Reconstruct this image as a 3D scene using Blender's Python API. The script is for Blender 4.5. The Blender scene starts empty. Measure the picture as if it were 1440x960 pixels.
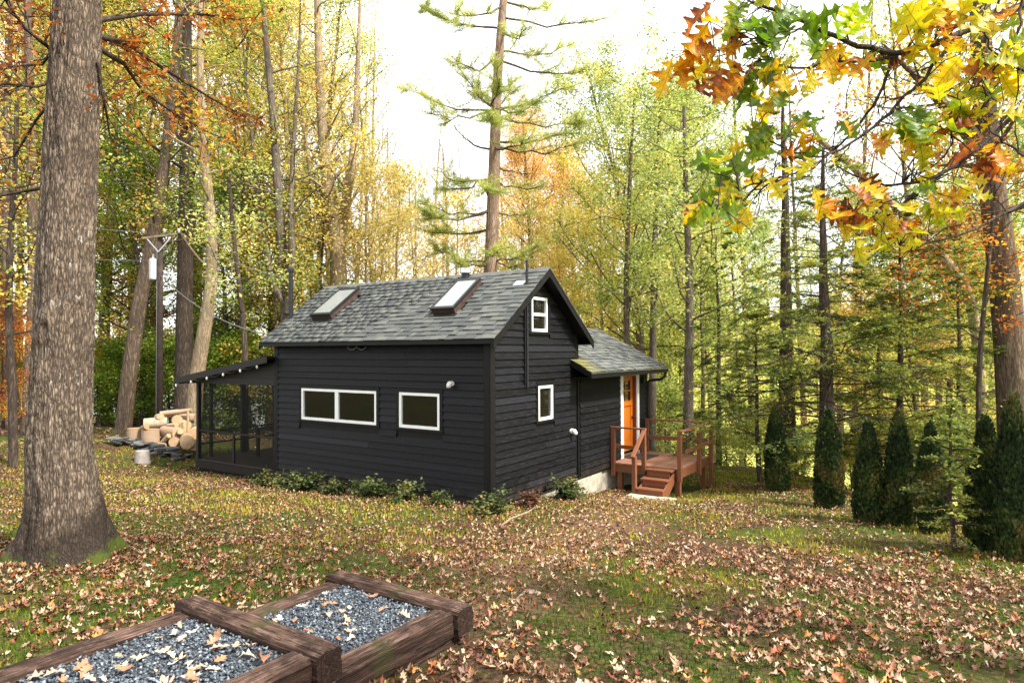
import bpy, bmesh, math, random, time
import numpy as np
from mathutils import Vector, Matrix, noise as mnoise
T0 = time.time()
S = bpy.context.scene
COL = S.collection
rad = math.radians

# ---------------------------------------------------------------- camera, world, sun, exposure
CAM = np.array((-9.45, -6.73, 2.744))
YAW, PITCH, ROLL, FPX = rad(33.541), rad(0.808), rad(-0.262), 923.69
def cam_basis():
    F = np.array((math.cos(YAW)*math.cos(PITCH), math.sin(YAW)*math.cos(PITCH), math.sin(PITCH)))
    R = np.array((math.sin(YAW), -math.cos(YAW), 0.0)); U = np.cross(R, F)
    c, s = math.cos(ROLL), math.sin(ROLL)
    return F, c*R + s*U, -s*R + c*U
BF, BR, BU = cam_basis()
cd = bpy.data.cameras.new('camera'); cam = bpy.data.objects.new('camera', cd); COL.objects.link(cam)
cam.matrix_world = Matrix(((BR[0], BU[0], -BF[0], CAM[0]), (BR[1], BU[1], -BF[1], CAM[1]), (BR[2], BU[2], -BF[2], CAM[2]), (0, 0, 0, 1)))
cd.sensor_width = 36; cd.lens = 36*FPX/1440; cd.clip_start = 0.05; cd.clip_end = 3000
S.camera = cam
SUN_DIR = Vector((0.05, -0.86, 1.0)).normalized()        # towards the sun
w = bpy.data.worlds.new('World'); S.world = w; w.use_nodes = True
nt = w.node_tree; nt.nodes.clear()
sky = nt.nodes.new('ShaderNodeTexSky'); sky.sky_type = 'NISHITA'; sky.sun_disc = False
sky.sun_elevation = math.asin(SUN_DIR.z); sky.sun_rotation = math.atan2(SUN_DIR.x, SUN_DIR.y)
sky.air_density = 1.0; sky.dust_density = 2.0
mixn = nt.nodes.new('ShaderNodeMix'); mixn.data_type = 'RGBA'; mixn.inputs[0].default_value = 0.82
mixn.inputs[7].default_value = (11.6, 11.75, 12.0, 1)        # the even overcast
bg = nt.nodes.new('ShaderNodeBackground'); bg.inputs[1].default_value = 0.082
wo = nt.nodes.new('ShaderNodeOutputWorld')
nt.links.new(sky.outputs[0], mixn.inputs[6]); nt.links.new(mixn.outputs[2], bg.inputs[0]); nt.links.new(bg.outputs[0], wo.inputs[0])
sd = bpy.data.lights.new('sun', 'SUN'); sd.energy = 4.0; sd.angle = rad(9); sd.color = (1.0, 0.95, 0.86)
sun = bpy.data.objects.new('sun', sd); COL.objects.link(sun)
sun.rotation_euler = SUN_DIR.to_track_quat('Z', 'Y').to_euler(); sun.location = (-8, -20, 30)
S.view_settings.view_transform = 'Standard'; S.view_settings.look = 'None'
S.view_settings.exposure = 1.4; S.view_settings.gamma = 1
S.view_settings.use_curve_mapping = False
S.cycles.max_bounces = 8; S.cycles.diffuse_bounces = 5; S.cycles.glossy_bounces = 3
S.cycles.transmission_bounces = 4; S.cycles.transparent_max_bounces = 8

# ---------------------------------------------------------------- helpers
def at(px, D, py=None):
    """a place D metres in front of the camera"""
    p = CAM + BF*D + BR*((px-720)/FPX*D)
    if py is not None: p = p - BU*((py-480)/FPX*D)
    return p
def tag(o, label=None, cat=None, group=None, kind=None):
    if label: o['label'] = label
    if cat: o['category'] = cat
    if group: o['group'] = group
    if kind: o['kind'] = kind
    return o
def empty(name, loc=(0, 0, 0), rz=0.0, parent=None):
    o = bpy.data.objects.new(name, None); COL.objects.link(o); o.location = loc; o.rotation_euler = (0, 0, rz)
    o.empty_display_size = 0.1
    if parent: o.parent = parent
    return o
def link(name, me, mat=None, parent=None):
    o = bpy.data.objects.new(name, me); COL.objects.link(o)
    if mat is not None and len(me.materials) == 0: me.materials.append(mat)
    if parent: o.parent = parent
    return o
def np_mesh(name, V, Fc, mat=None, smooth=False, attrs=None, uv=None):
    """V (n,3); Fc: (m,k) array or list of such arrays"""
    me = bpy.data.meshes.new(name)
    if not isinstance(Fc, list): Fc = [Fc]
    Fc = [f for f in Fc if len(f)]
    V = np.asarray(V, np.float32)
    me.vertices.add(len(V)); me.vertices.foreach_set('co', V.ravel())
    loops = np.concatenate([f.ravel() for f in Fc]).astype(np.int32)
    tot = np.concatenate([np.full(len(f), f.shape[1], np.int32) for f in Fc])
    st = np.concatenate([[0], np.cumsum(tot)[:-1]]).astype(np.int32)
    me.loops.add(len(loops)); me.loops.foreach_set('vertex_index', loops)
    me.polygons.add(len(tot)); me.polygons.foreach_set('loop_start', st)
    try: me.polygons.foreach_set('loop_total', tot)
    except Exception: pass
    me.update(calc_edges=True)
    if smooth: me.polygons.foreach_set('use_smooth', np.ones(len(tot), bool))
    for an, (ty, dat) in (attrs or {}).items():
        a = me.attributes.new(an, ty, 'POINT')
        a.data.foreach_set('value' if ty == 'FLOAT' else 'color', np.asarray(dat, np.float32).ravel())
    if uv is not None:
        l = me.uv_layers.new(name='UVMap'); l.data.foreach_set('uv', np.asarray(uv, np.float32)[loops].ravel())
    if mat: me.materials.append(mat)
    return me
class MB:
    """collects boxes, prisms and tubes, then links them as one mesh object"""
    def __init__(s): s.v = []; s.f = []
    def add(s, v, f):
        n = len(s.v); s.v += [tuple(p) for p in v]; s.f += [tuple(i+n for i in q) for q in f]; return s
    def box(s, a, b):
        (x0, y0, z0), (x1, y1, z1) = a, b
        return s.add([(x0,y0,z0),(x1,y0,z0),(x1,y1,z0),(x0,y1,z0),(x0,y0,z1),(x1,y0,z1),(x1,y1,z1),(x0,y1,z1)],
                     [(0,3,2,1),(4,5,6,7),(0,1,5,4),(1,2,6,5),(2,3,7,6),(3,0,4,7)])
    def hexa(s, p): return s.add(p, [(0,3,2,1),(4,5,6,7),(0,1,5,4),(1,2,6,5),(2,3,7,6),(3,0,4,7)])
    def prism(s, poly, axis, lo, hi):
        def P(u, v, t): return (t,u,v) if axis == 0 else (u,t,v) if axis == 1 else (u,v,t)
        n = len(poly); v = [P(u,v_,lo) for u,v_ in poly]+[P(u,v_,hi) for u,v_ in poly]
        return s.add(v, [tuple(range(n))[::-1], tuple(range(n,2*n))]+[(i,(i+1)%n,n+(i+1)%n,n+i) for i in range(n)])
    def beam(s, p, q, w_, h):
        p, q = Vector(p), Vector(q); d = (q-p).normalized()
        side = d.cross(Vector((0,0,1)));  side = side.normalized() if side.length > 1e-4 else Vector((1,0,0))
        up = side.cross(d); a, b = side*w_/2, up*h/2
        return s.hexa([p-a-b, p+a-b, q+a-b, q-a-b, p-a+b, p+a+b, q+a+b, q-a+b])
    def tube(s, pts, r, n=8, cap=True):
        v, f = tube(pts, r, n, cap); return s.add(v, f)
    def build(s, name, mat, parent=None, bevel=0.0, smooth=False):
        me = bpy.data.meshes.new(name); me.from_pydata(s.v, [], s.f); me.update()
        if bevel or True:
            bm = bmesh.new(); bm.from_mesh(me)
            bmesh.ops.recalc_face_normals(bm, faces=bm.faces)
            if bevel: bmesh.ops.bevel(bm, geom=list(bm.edges), offset=bevel, segments=1, affect='EDGES', clamp_overlap=True)
            bm.to_mesh(me); bm.free()
        if smooth: me.polygons.foreach_set('use_smooth', [True]*len(me.polygons))
        return link(name, me, mat, parent)
def tube(pts, r, n=8, cap=True):
    pts = [Vector(p) for p in pts]; rr = r if hasattr(r, '__len__') else [r]*len(pts)
    v, f = [], []; prev = None
    for i, p in enumerate(pts):
        d = (pts[min(i+1, len(pts)-1)]-pts[max(i-1, 0)]).normalized()
        if prev is None: a = d.orthogonal().normalized()
        else:
            a = prev-d*prev.dot(d); a = a.normalized() if a.length > 1e-6 else d.orthogonal().normalized()
        prev = a; b = d.cross(a)
        for k in range(n):
            t = 2*math.pi*k/n; v.append(p+(a*math.cos(t)+b*math.sin(t))*rr[i])
    for i in range(len(pts)-1):
        for k in range(n): f.append((i*n+k, i*n+(k+1) % n, (i+1)*n+(k+1) % n, (i+1)*n+k))
    if cap: f.append(tuple(range(n))[::-1]); f.append(tuple(range((len(pts)-1)*n, len(pts)*n)))
    return v, f
def hsh(ix, iy, iz, s):
    h = (ix*374761393 + iy*668265263 + iz*2147483647 + s*1274126177) & 0xffffffff
    h = ((h ^ (h >> 13))*1274126177) & 0xffffffff
    return ((h ^ (h >> 16)) & 0xffff)/65535.0
def vnoise(x, y, s=0, z=None):
    x = np.asarray(x, float); y = np.asarray(y, float)
    ix, iy = np.floor(x).astype(np.int64), np.floor(y).astype(np.int64); fx, fy = x-ix, y-iy
    ux, uy = fx*fx*(3-2*fx), fy*fy*(3-2*fy); zz = np.zeros_like(ix)
    a, b, c, d = hsh(ix,iy,zz,s), hsh(ix+1,iy,zz,s), hsh(ix,iy+1,zz,s), hsh(ix+1,iy+1,zz,s)
    return (a*(1-ux)+b*ux)*(1-uy)+(c*(1-ux)+d*ux)*uy
def fbm(x, y, s=0, o=4):
    t, a = 0, .5
    for k in range(o): t = t+a*vnoise(x*2**k+17*k, y*2**k-9*k, s+k); a *= .5
    return t/(1-.5**o)
def ss(a, b, x):
    t = np.clip((np.asarray(x, float)-a)/(b-a), 0, 1); return t*t*(3-2*t)
def zg(x, y):
    """height of the ground"""
    x = np.asarray(x, float); y = np.asarray(y, float)
    z = -.02-.09*np.clip(x, -16, 8.5)-.035*np.clip(y, -16, 12)
    z = z+.62*ss(9.3, 13.2, y)*(1-ss(7, 15, x))
    z = z-.13*ss(1.5, 5, x)*ss(1.5, -.5, y)*(1-ss(7,10,x))*ss(-4,-1.5,y)
    s1 = (x-4)*.593-(y+5.3)*.805-.35; s2 = x-10.2; s3 = .833*x+.552*y-15.5
    s = np.maximum(np.maximum(s1, s2), s3)
    dep = .833*(x+9.45)+.552*(y+6.73); lat = .552*(x+9.45)-.833*(y+6.73)
    low = -3.2-1.6*ss(6, -4, lat)*ss(30, 44, dep)
    z = z+(low-np.minimum(z, .2))*ss(0, 10, s)
    z = z+ss(150, 330, dep)*16+ss(60, 160, lat)*10
    z = z+(fbm(x*.55, y*.55, 3)-.5)*.16*(1-ss(30, 60, dep))+(fbm(x*2.3, y*2.3, 9, 3)-.5)*.045
    return z
def path_f(x, y):
    ax, ay, bx, by = -5.0, -3.1, 3.7, -1.35; dx, dy = bx-ax, by-ay; t = np.clip(((x-ax)*dx+(y-ay)*dy)/(dx*dx+dy*dy), 0, 1)
    d = np.hypot(x-ax-t*dx, y-ay-t*dy)+(fbm(x*1.3, y*1.3, 88, 3)-.5)*1.3
    return ss(.95, .25, d)
def zg1(x, y): return float(zg(np.array([x]), np.array([y]))[0])
def base(px, D, dz=0.0):
    p = at(px, D); return Vector((p[0], p[1], zg1(p[0], p[1])+dz))

# ---------------------------------------------------------------- materials
class NT:
    def __init__(s, name):
        s.m = bpy.data.materials.new(name); s.m.use_nodes = True; s.t = s.m.node_tree
        s.b = s.t.nodes['Principled BSDF']; s.out = s.t.nodes['Material Output']
    def n(s, ty, **kw):
        o = s.t.nodes.new(ty)
        for k, v in kw.items(): setattr(o, k, v)
        return o
    def l(s, a, b): s.t.links.new(a, b)
    def set(s, inp, v):
        if hasattr(v, 'is_linked') or isinstance(v, bpy.types.NodeSocket): s.l(v, inp)
        else: inp.default_value = v
    def coord(s, kind='Object'): return s.n('ShaderNodeTexCoord').outputs[kind]
    def pos(s): return s.n('ShaderNodeNewGeometry').outputs['Position']
    def map(s, v, scale=(1,1,1), rot=(0,0,0)):
        m = s.n('ShaderNodeMapping'); s.l(v, m.inputs[0]); m.inputs['Scale'].default_value = scale; m.inputs['Rotation'].default_value = rot; return m.outputs[0]
    def noise(s, v, scale=5, detail=4, rough=.6, out=0):
        m = s.n('ShaderNodeTexNoise'); s.l(v, m.inputs[0]); m.inputs['Scale'].default_value = scale; m.inputs['Detail'].default_value = detail; m.inputs['Roughness'].default_value = rough; return m.outputs[out]
    def voro(s, v, scale=5, feature='F1', out='Distance'):
        m = s.n('ShaderNodeTexVoronoi', feature=feature); s.l(v, m.inputs[0]); m.inputs['Scale'].default_value = scale; return m.outputs[out]
    def ramp(s, v, stops, interp='LINEAR'):
        m = s.n('ShaderNodeValToRGB'); s.l(v, m.inputs[0]); e = m.color_ramp.elements; m.color_ramp.interpolation = interp
        while len(e) < len(stops): e.new(.5)
        for k, (p, c) in enumerate(stops):
            e[k].position = p; e[k].color = tuple(c)+(1,) if hasattr(c, '__len__') and len(c) == 3 else (c,c,c,1)
        return m.outputs[0]
    def math(s, op, a, b=0.0, clamp=False):
        m = s.n('ShaderNodeMath', operation=op, use_clamp=clamp); s.set(m.inputs[0], a); s.set(m.inputs[1], b); return m.outputs[0]
    def mix(s, fac, a, b, blend='MIX'):
        m = s.n('ShaderNodeMix', data_type='RGBA', blend_type=blend); s.set(m.inputs[0], fac)
        for i, v in ((6, a), (7, b)):
            if isinstance(v, bpy.types.NodeSocket): s.l(v, m.inputs[i])
            else: m.inputs[i].default_value = tuple(v)+(1,)
        return m.outputs[2]
    def attr(s, name, out='Fac'): return s.n('ShaderNodeAttribute', attribute_name=name).outputs[out]
    def objrand(s): return s.n('ShaderNodeObjectInfo').outputs['Random']
    def bump(s, h, strength=.5, dist=.02):
        m = s.n('ShaderNodeBump'); s.l(h, m.inputs['Height']); m.inputs['Strength'].default_value = strength; m.inputs['Distance'].default_value = dist
        s.l(m.outputs[0], s.b.inputs['Normal']); return m.outputs[0]
    def p(s, color=None, rough=None, spec=None, metal=None):
        if color is not None: s.set(s.b.inputs['Base Color'], color if isinstance(color, bpy.types.NodeSocket) else tuple(color)+(1,))
        if rough is not None: s.set(s.b.inputs['Roughness'], rough)
        if spec is not None: s.b.inputs['Specular IOR Level'].default_value = spec
        if metal is not None: s.b.inputs['Metallic'].default_value = metal
        return s
def simple(name, c, rough=.6, spec=.5, metal=0, var=.25, scale=8, bump=0.0):
    a = NT(name); n = a.noise(a.coord(), scale, 5)
    d = [x*(1-var) for x in c]; e = [min(1, x*(1+var)) for x in c]
    a.p(a.ramp(n, [(.3, d), (.7, e)]), rough, spec, metal)
    if bump: a.bump(n, bump, .01)
    return a.m
def leafmat(name, stops, trans=.5, rough=.6, src='tone'):
    a = NT(name); t = a.attr('tone') if src == 'tone' else src
    r = a.math('FRACT', a.math('ADD', t, 0.0))
    c = a.ramp(t, stops)
    a.p(c, rough, .3)
    tr = a.n('ShaderNodeBsdfTranslucent'); cc = a.mix(.35, c, (1, .95, .35), 'MULTIPLY'); a.l(a.mix(0.5, c, cc), tr.inputs[0])
    mx = a.n('ShaderNodeMixShader'); mx.inputs[0].default_value = trans
    a.l(a.b.outputs[0], mx.inputs[1]); a.l(tr.outputs[0], mx.inputs[2]); a.l(mx.outputs[0], a.out.inputs[0])
    return a.m
LM = {
 'green': leafmat('green leaves', [(0,(.04,.09,.010)),(.35,(.11,.20,.018)),(.7,(.26,.36,.035)),(1,(.55,.52,.07))]),
 'yellowgreen': leafmat('yellow green leaves', [(0,(.10,.16,.03)),(.35,(.28,.37,.08)),(.7,(.55,.56,.15)),(1,(.80,.70,.26))]),
 'yellow': leafmat('yellow leaves', [(0,(.40,.32,.05)),(.35,(.70,.58,.08)),(.75,(.86,.70,.16)),(1,(.80,.52,.12))]),
 'orange': leafmat('orange leaves', [(0,(.50,.27,.08)),(.4,(.76,.46,.14)),(.75,(.85,.58,.20)),(1,(.82,.70,.26))]),
 'rust': leafmat('rust leaves', [(0,(.12,.03,.008)),(.4,(.40,.11,.016)),(.75,(.60,.24,.03)),(1,(.66,.50,.06))]),
 'gold': leafmat('gold green leaves', [(0,(.07,.12,.018)),(.28,(.24,.31,.05)),(.52,(.56,.51,.10)),(.75,(.74,.56,.12)),(.9,(.66,.33,.06)),(1,(.42,.16,.03))]),
 'pale': leafmat('pale yellow leaves', [(0,(.50,.40,.12)),(.5,(.78,.66,.22)),(1,(.86,.68,.34))]),
 'pine': leafmat('pine needles', [(0,(.12,.18,.04)),(.5,(.34,.40,.09)),(1,(.62,.62,.18))], .5),
 'hemlock': leafmat('hemlock needles', [(0,(.05,.095,.022)),(.5,(.21,.27,.05)),(1,(.55,.52,.10))], .5),
 'arbor': leafmat('arborvitae sprays', [(0,(.008,.016,.005)),(.5,(.026,.046,.012)),(.88,(.07,.10,.02)),(1,(.14,.08,.03))], .15),
 'shrub': leafmat('shrub leaves', [(0,(.022,.034,.008)),(.5,(.07,.095,.022)),(.85,(.17,.18,.05)),(1,(.22,.11,.03))], .2),
 'redshrub': leafmat('reddish shrub leaves', [(0,(.05,.03,.015)),(.5,(.13,.05,.025)),(1,(.24,.10,.04))], .2),
 'grass': leafmat('grass blades', [(0,(.018,.042,.004)),(.4,(.055,.105,.007)),(.7,(.22,.225,.016)),(1,(.40,.33,.04))], .35),
}
a = NT('fallen leaves'); c = a.attr('col', 'Color')
a.p(a.mix(a.math('MULTIPLY', a.noise(a.pos(), 60, 3), .5), c, (.10, .04, .02)), .6, .35); MAT_LITTER = a.m
a = NT('fallen leaf single'); r = a.objrand()
c = a.ramp(r, [(0,(.52,.36,.24)),(.16,(.60,.46,.31)),(.30,(.30,.13,.06)),(.44,(.42,.20,.11)),(.58,(.16,.06,.03)),(.70,(.50,.33,.24)),(.82,(.34,.08,.03)),(.92,(.58,.27,.05)),(1,(.62,.50,.20))])
u = a.coord('UV'); sx = a.n('ShaderNodeSeparateXYZ'); a.l(u, sx.inputs[0])
ax = a.math('ABSOLUTE', sx.outputs[0]); vein = a.math('LESS_THAN', ax, .012)
a.p(a.mix(vein, a.mix(a.math('MULTIPLY', a.noise(a.coord(), 25, 3), .45), c, (.09,.035,.02)), (.30,.17,.10)), .55, .35); MAT_LEAF = a.m
def bark(name, dark, light, fleck=None, f=1.0, bump=.8, moss=False, plates=False):
    a = NT(name); o = a.coord(); w1 = a.noise(o, 3.0*f, 3, .5, 1); 
    dv = a.n('ShaderNodeVectorMath', operation='SCALE'); a.l(w1, dv.inputs[0]); dv.inputs[3].default_value = .06/f
    av = a.n('ShaderNodeVectorMath', operation='ADD'); a.l(o, av.inputs[0]); a.l(dv.outputs[0], av.inputs[1]); v = av.outputs[0]
    n1 = a.noise(a.map(v, (16*f, 16*f, 2.6*f)), 1.0, 6, .62); n2 = a.noise(a.map(v, (40*f, 40*f, 13*f)), 1.0, 4, .6)
    rid = a.math('MULTIPLY', a.math('ABSOLUTE', a.math('SUBTRACT', n1, .5)), 4.0, True)
    h = a.math('ADD', a.math('MULTIPLY', rid, .65), a.math('MULTIPLY', n2, .5))
    if plates:
        vo = a.voro(a.map(v, (40, 40, 8)), 1.0, 'DISTANCE_TO_EDGE'); h = a.math('ADD', a.math('MULTIPLY', a.math('MINIMUM', a.math('MULTIPLY', vo, 3.2), 1.0), .34), a.math('MULTIPLY', h, .72))
    c = a.ramp(h, [(.12, [x*.4 for x in dark]), (.38, dark), (.85, light)])
    if fleck:
        fl = a.noise(a.map(o, (34, 34, 12)), 1.0, 3, .6); big = a.noise(o, 1.7, 4, .6)
        fm = a.math('MULTIPLY', a.ramp(fl, [(.60, 0), (.66, 1)]), a.ramp(big, [(.48, 0), (.60, 1)])); c = a.mix(a.math('MULTIPLY', fm, .55), c, fleck)
        lp = a.ramp(a.noise(o, .8, 4), [(.45, 0), (.68, 1)]); c = a.mix(a.math('MULTIPLY', lp, .5), c, [x*.5 for x in dark])
    if moss:
        gz = a.n('ShaderNodeSeparateXYZ'); a.l(o, gz.inputs[0])
        dk = a.math('SUBTRACT', a.math('MULTIPLY', a.noise(o, 1.9, 5), 1.9), a.math('MULTIPLY', gz.outputs[2], .85))
        c = a.mix(a.math('MULTIPLY', a.ramp(dk, [(.30, 0), (.55, 1)]), .82), c, (.022, .015, .010))
        mm = a.math('SUBTRACT', a.math('MULTIPLY', a.noise(o, 3.2, 5), 1.5), a.math('MULTIPLY', gz.outputs[2], 2.4))
        c = a.mix(a.math('MULTIPLY', a.ramp(mm, [(.38, 0), (.62, 1)]), .9), c, (.065, .085, .010))
    a.p(c, .85, .2); a.bump(h, bump, .035); return a.m
BK = {
 'oak': bark('oak bark', (.095,.068,.048), (.345,.265,.195), (.66,.62,.54), moss=True, plates=True),
 'grey': bark('grey bark', (.115,.09,.068), (.26,.215,.165), (.45,.42,.36), .8),
 'brown': bark('brown bark', (.10,.07,.048), (.27,.20,.14), None, .8),
 'dark': bark('dark bark', (.05,.036,.027), (.15,.11,.08), None, .9),
 'pale': bark('pale bark', (.28,.205,.125), (.52,.41,.28), (.62,.55,.45), .8),
 'pinebark': bark('pine bark', (.22,.145,.10), (.44,.31,.225), None, .7),
}
def stained(name, c, rough=.55, wear=.2):
    a = NT(name); n = a.noise(a.map(a.coord(), (3, 3, 3)), 4, 6); g = a.noise(a.map(a.coord(), (40, 4, 40)), 2, 5)
    cc = a.mix(a.math('MULTIPLY', n, wear*2), c, [min(1, x*1.7+.03) for x in c]); a.p(cc, rough, .4); a.bump(g, .15, .004); return a.m
def black_paint(name):
    a = NT(name); r = a.objrand(); p = a.pos()
    n = a.noise(a.map(p, (1.5, 1.5, 14)), 3, 6, .65); s = a.noise(a.map(p, (5, 5, 60)), 2, 4, .7)
    c = a.ramp(r, [(0, (.0026,.0026,.0028)), (.6, (.0056,.0056,.0064)), (.88, (.0085,.0085,.0105)), (1, (.015,.015,.019))]); c = a.mix(a.ramp(n, [(.5, 0), (.78, .6)]), c, (.03, .031, .039))
    sc = a.ramp(s, [(.62, 0), (.74, 1)]); c = a.mix(a.math('MULTIPLY', sc, .4), c, (.10, .10, .115)); sz_ = a.n('ShaderNodeSeparateXYZ'); a.l(p, sz_.inputs[0]); mud = a.math('SUBTRACT', a.math('MULTIPLY', a.noise(p, 5, 5), .9), a.math('MULTIPLY', sz_.outputs[2], 1.1)); c = a.mix(a.math('MULTIPLY', a.ramp(mud, [(.15, 0), (.5, 1)]), .35), c, (.05, .035, .025))
    a.p(c, a.ramp(n, [(.3, .42), (.7, .65)]), .16); a.bump(a.noise(a.map(p, (12, 12, 90)), 2, 4), .25, .004); return a.m
M = {}
M['siding'] = black_paint('black siding paint')
M['trim'] = simple('black trim', (.006,.006,.0065), .5, .2, var=.3, scale=5)
M['white'] = simple('white vinyl', (.80,.80,.77), .35, .5, var=.03)
M['concrete'] = simple('foundation concrete', (.36,.32,.25), .9, .2, var=.3, scale=6, bump=.4)
M['porch_wood'] = simple('dark porch wood', (.011,.009,.008), .55, .3, var=.4, scale=6)
M['porch_floor'] = simple('dark porch floor', (.05,.04,.036), .6, .4, var=.3, scale=6)
M['silver'] = simple('galvanised metal', (.55,.56,.57), .35, .5, 1.0, .1)
M['blackmetal'] = simple('black metal', (.012,.012,.012), .45, .5, .2, .2)
M['copper'] = simple('brown flashing', (.07,.042,.032), .5, .5, .3, .35, 12)
M['bulb'] = simple('frosted bulb', (.50,.48,.44), .2, .5, var=.02)
M['door'] = simple('orange door', (.62,.17,.012), .38, .5, var=.10, scale=3)
M['jamb'] = simple('dark red door jamb', (.16,.04,.016), .5, .4, var=.2)
M['plastic'] = simple('white plastic', (.70,.69,.65), .4, .5, var=.05)
M['deck'] = stained('red brown deck stain', (.155,.052,.020), .5, .22)
M['deck_floor'] = stained('worn deck board stain', (.23,.105,.06), .6, .25)
M['pinkrock'] = simple('pinkish rock', (.26,.17,.14), .85, .2, var=.4, scale=14, bump=.5)
a = NT('slate'); r_ = a.objrand(); a.p(a.mix(a.noise(a.coord(), 6, 5), a.ramp(r_, [(0,(.018,.018,.02)),(.5,(.055,.055,.06)),(.8,(.14,.14,.145)),(1,(.26,.25,.24))]), (.03,.028,.026)), .6, .4); a.bump(a.noise(a.coord(), 9, 4), .5, .02); M['stone'] = a.m
M['clay'] = simple('grey clay pot', (.26,.23,.21), .8, .3, var=.25, scale=7)
a = NT('log end'); r_ = a.objrand(); a.p(a.mix(a.noise(a.map(a.coord(), (3,3,3)), 4, 6, .7), a.mix(r_, (.34,.21,.10), (.62,.46,.28)), (.20,.11,.06) if False else a.mix(r_, (.40,.25,.14), (.16,.08,.045))), .82, .2); a.bump(a.noise(a.coord(), 22, 4), .5, .01); M['log_end'] = a.m
a = NT('log bark'); r_ = a.objrand(); a.p(a.mix(a.noise(a.map(a.coord(), (3,3,3)), 4, 6, .7), a.mix(r_, (.22,.16,.11), (.60,.49,.36)), (.20,.11,.06) if False else a.mix(r_, (.40,.25,.14), (.16,.08,.045))), .82, .2); a.bump(a.noise(a.coord(), 22, 4), .5, .01); M['log_bark'] = a.m
M['wire'] = simple('wire', (.13,.13,.13), .5, .4, var=.1)
M['cable'] = simple('black cable', (.02,.02,.02), .5, .4, var=.1)
M['wood_grey'] = simple('weathered pole wood', (.045,.032,.026), .85, .2, var=.4, scale=6)
M['crossarm'] = simple('weathered crossarm', (.24,.185,.125), .85, .2, var=.3, scale=6)
M['can'] = simple('transformer paint', (.42,.44,.46), .5, .4, var=.05)
def shingle_mat(name, stops):
    a = NT(name); t = a.math('FRACT', a.math('ADD', a.attr('tone'), a.objrand()))
    c = a.ramp(t, stops); p = a.pos()
    gr = a.noise(p, 220, 2); pt = a.noise(p, 1.3, 5)
    c = a.mix(.5, c, a.ramp(gr, [(.3, .35), (.7, 1.0)]), 'MULTIPLY')
    c = a.mix(a.ramp(pt, [(.5, 0), (.72, .25)]), c, (.10, .105, .075)); a.p(c, .8, .25); a.bump(gr, .4, .003); return a.m
M['shingle'] = shingle_mat('grey green shingles', [(0,(.060,.066,.066)),(.3,(.078,.084,.082)),(.6,(.098,.103,.096)),(.85,(.13,.133,.118)),(1,(.066,.070,.070))])
a = NT('mossy shingles'); p_ = a.pos(); t = a.math('FRACT', a.math('ADD', a.attr('tone'), a.objrand()))
c = a.ramp(t, [(0,(.07,.076,.076)),(.5,(.115,.12,.112)),(1,(.16,.165,.15))]); sp = a.n('ShaderNodeSeparateXYZ'); a.l(p_, sp.inputs[0])
near = a.math('SUBTRACT', 1.0, a.math('MULTIPLY', a.math('SUBTRACT', sp.outputs[0], 3.1), 1.35), True)
mo = a.math('MULTIPLY', a.math('MULTIPLY', near, a.math('SUBTRACT', 1.0, a.math('MULTIPLY', a.math('ABSOLUTE', a.math('ADD', sp.outputs[1], .1)), 1.1), True)), a.ramp(a.noise(p_, 6, 5), [(.36, 0), (.52, 1)]))
c = a.mix(.5, c, a.ramp(a.noise(p_, 220, 2), [(.3, .35), (.7, 1.0)]), 'MULTIPLY')
a.p(a.mix(mo, c, (.16, .145, .03)), .85, .2); M['shingle_moss'] = a.m
def glass(name, c, rough=.02, fac=1.0):
    a = NT(name); a.p(c, rough, .5); a.b.inputs['Coat Weight'].default_value = fac; a.b.inputs['Coat Roughness'].default_value = .02
    wv = a.noise(a.pos(), 1.6, 2); a.bump(wv, .05, .02); return a.m
M['glass'] = glass('dark window glass', (.010,.009,.006), .015, 0.0)
M['skyglass'] = glass('skylight glass', (.20,.215,.225), .06, .35)
a = NT('insect screen'); tr = a.n('ShaderNodeBsdfTransparent'); tr.inputs[0].default_value = (.88,.88,.88,1)
a.p((.02,.02,.02), .5, .3); mx = a.n('ShaderNodeMixShader'); mx.inputs[0].default_value = .15
a.l(tr.outputs[0], mx.inputs[1]); a.l(a.b.outputs[0], mx.inputs[2]); a.l(mx.outputs[0], a.out.inputs[0]); M['screen'] = a.m
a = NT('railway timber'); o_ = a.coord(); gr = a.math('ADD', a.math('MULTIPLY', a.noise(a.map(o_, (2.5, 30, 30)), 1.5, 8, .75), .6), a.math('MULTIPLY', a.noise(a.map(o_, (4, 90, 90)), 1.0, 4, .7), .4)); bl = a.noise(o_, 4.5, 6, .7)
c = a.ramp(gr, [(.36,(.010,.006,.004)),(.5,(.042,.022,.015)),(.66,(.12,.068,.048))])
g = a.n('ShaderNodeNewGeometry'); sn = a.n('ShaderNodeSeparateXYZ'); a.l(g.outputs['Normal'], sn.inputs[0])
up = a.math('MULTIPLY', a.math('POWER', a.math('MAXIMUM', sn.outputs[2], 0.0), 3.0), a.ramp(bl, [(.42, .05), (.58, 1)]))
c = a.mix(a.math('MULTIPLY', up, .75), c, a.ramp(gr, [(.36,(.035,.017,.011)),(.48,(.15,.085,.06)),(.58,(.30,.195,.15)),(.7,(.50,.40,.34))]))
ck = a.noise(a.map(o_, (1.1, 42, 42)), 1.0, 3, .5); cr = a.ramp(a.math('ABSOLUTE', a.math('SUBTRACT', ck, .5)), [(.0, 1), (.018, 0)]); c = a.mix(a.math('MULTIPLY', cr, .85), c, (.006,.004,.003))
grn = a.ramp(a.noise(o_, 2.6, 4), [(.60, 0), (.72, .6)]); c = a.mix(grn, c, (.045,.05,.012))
a.p(c, .85, .2); a.bump(a.math('SUBTRACT', gr, a.math('MULTIPLY', cr, .35)), 1.0, .035); M['timber'] = a.m
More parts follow.
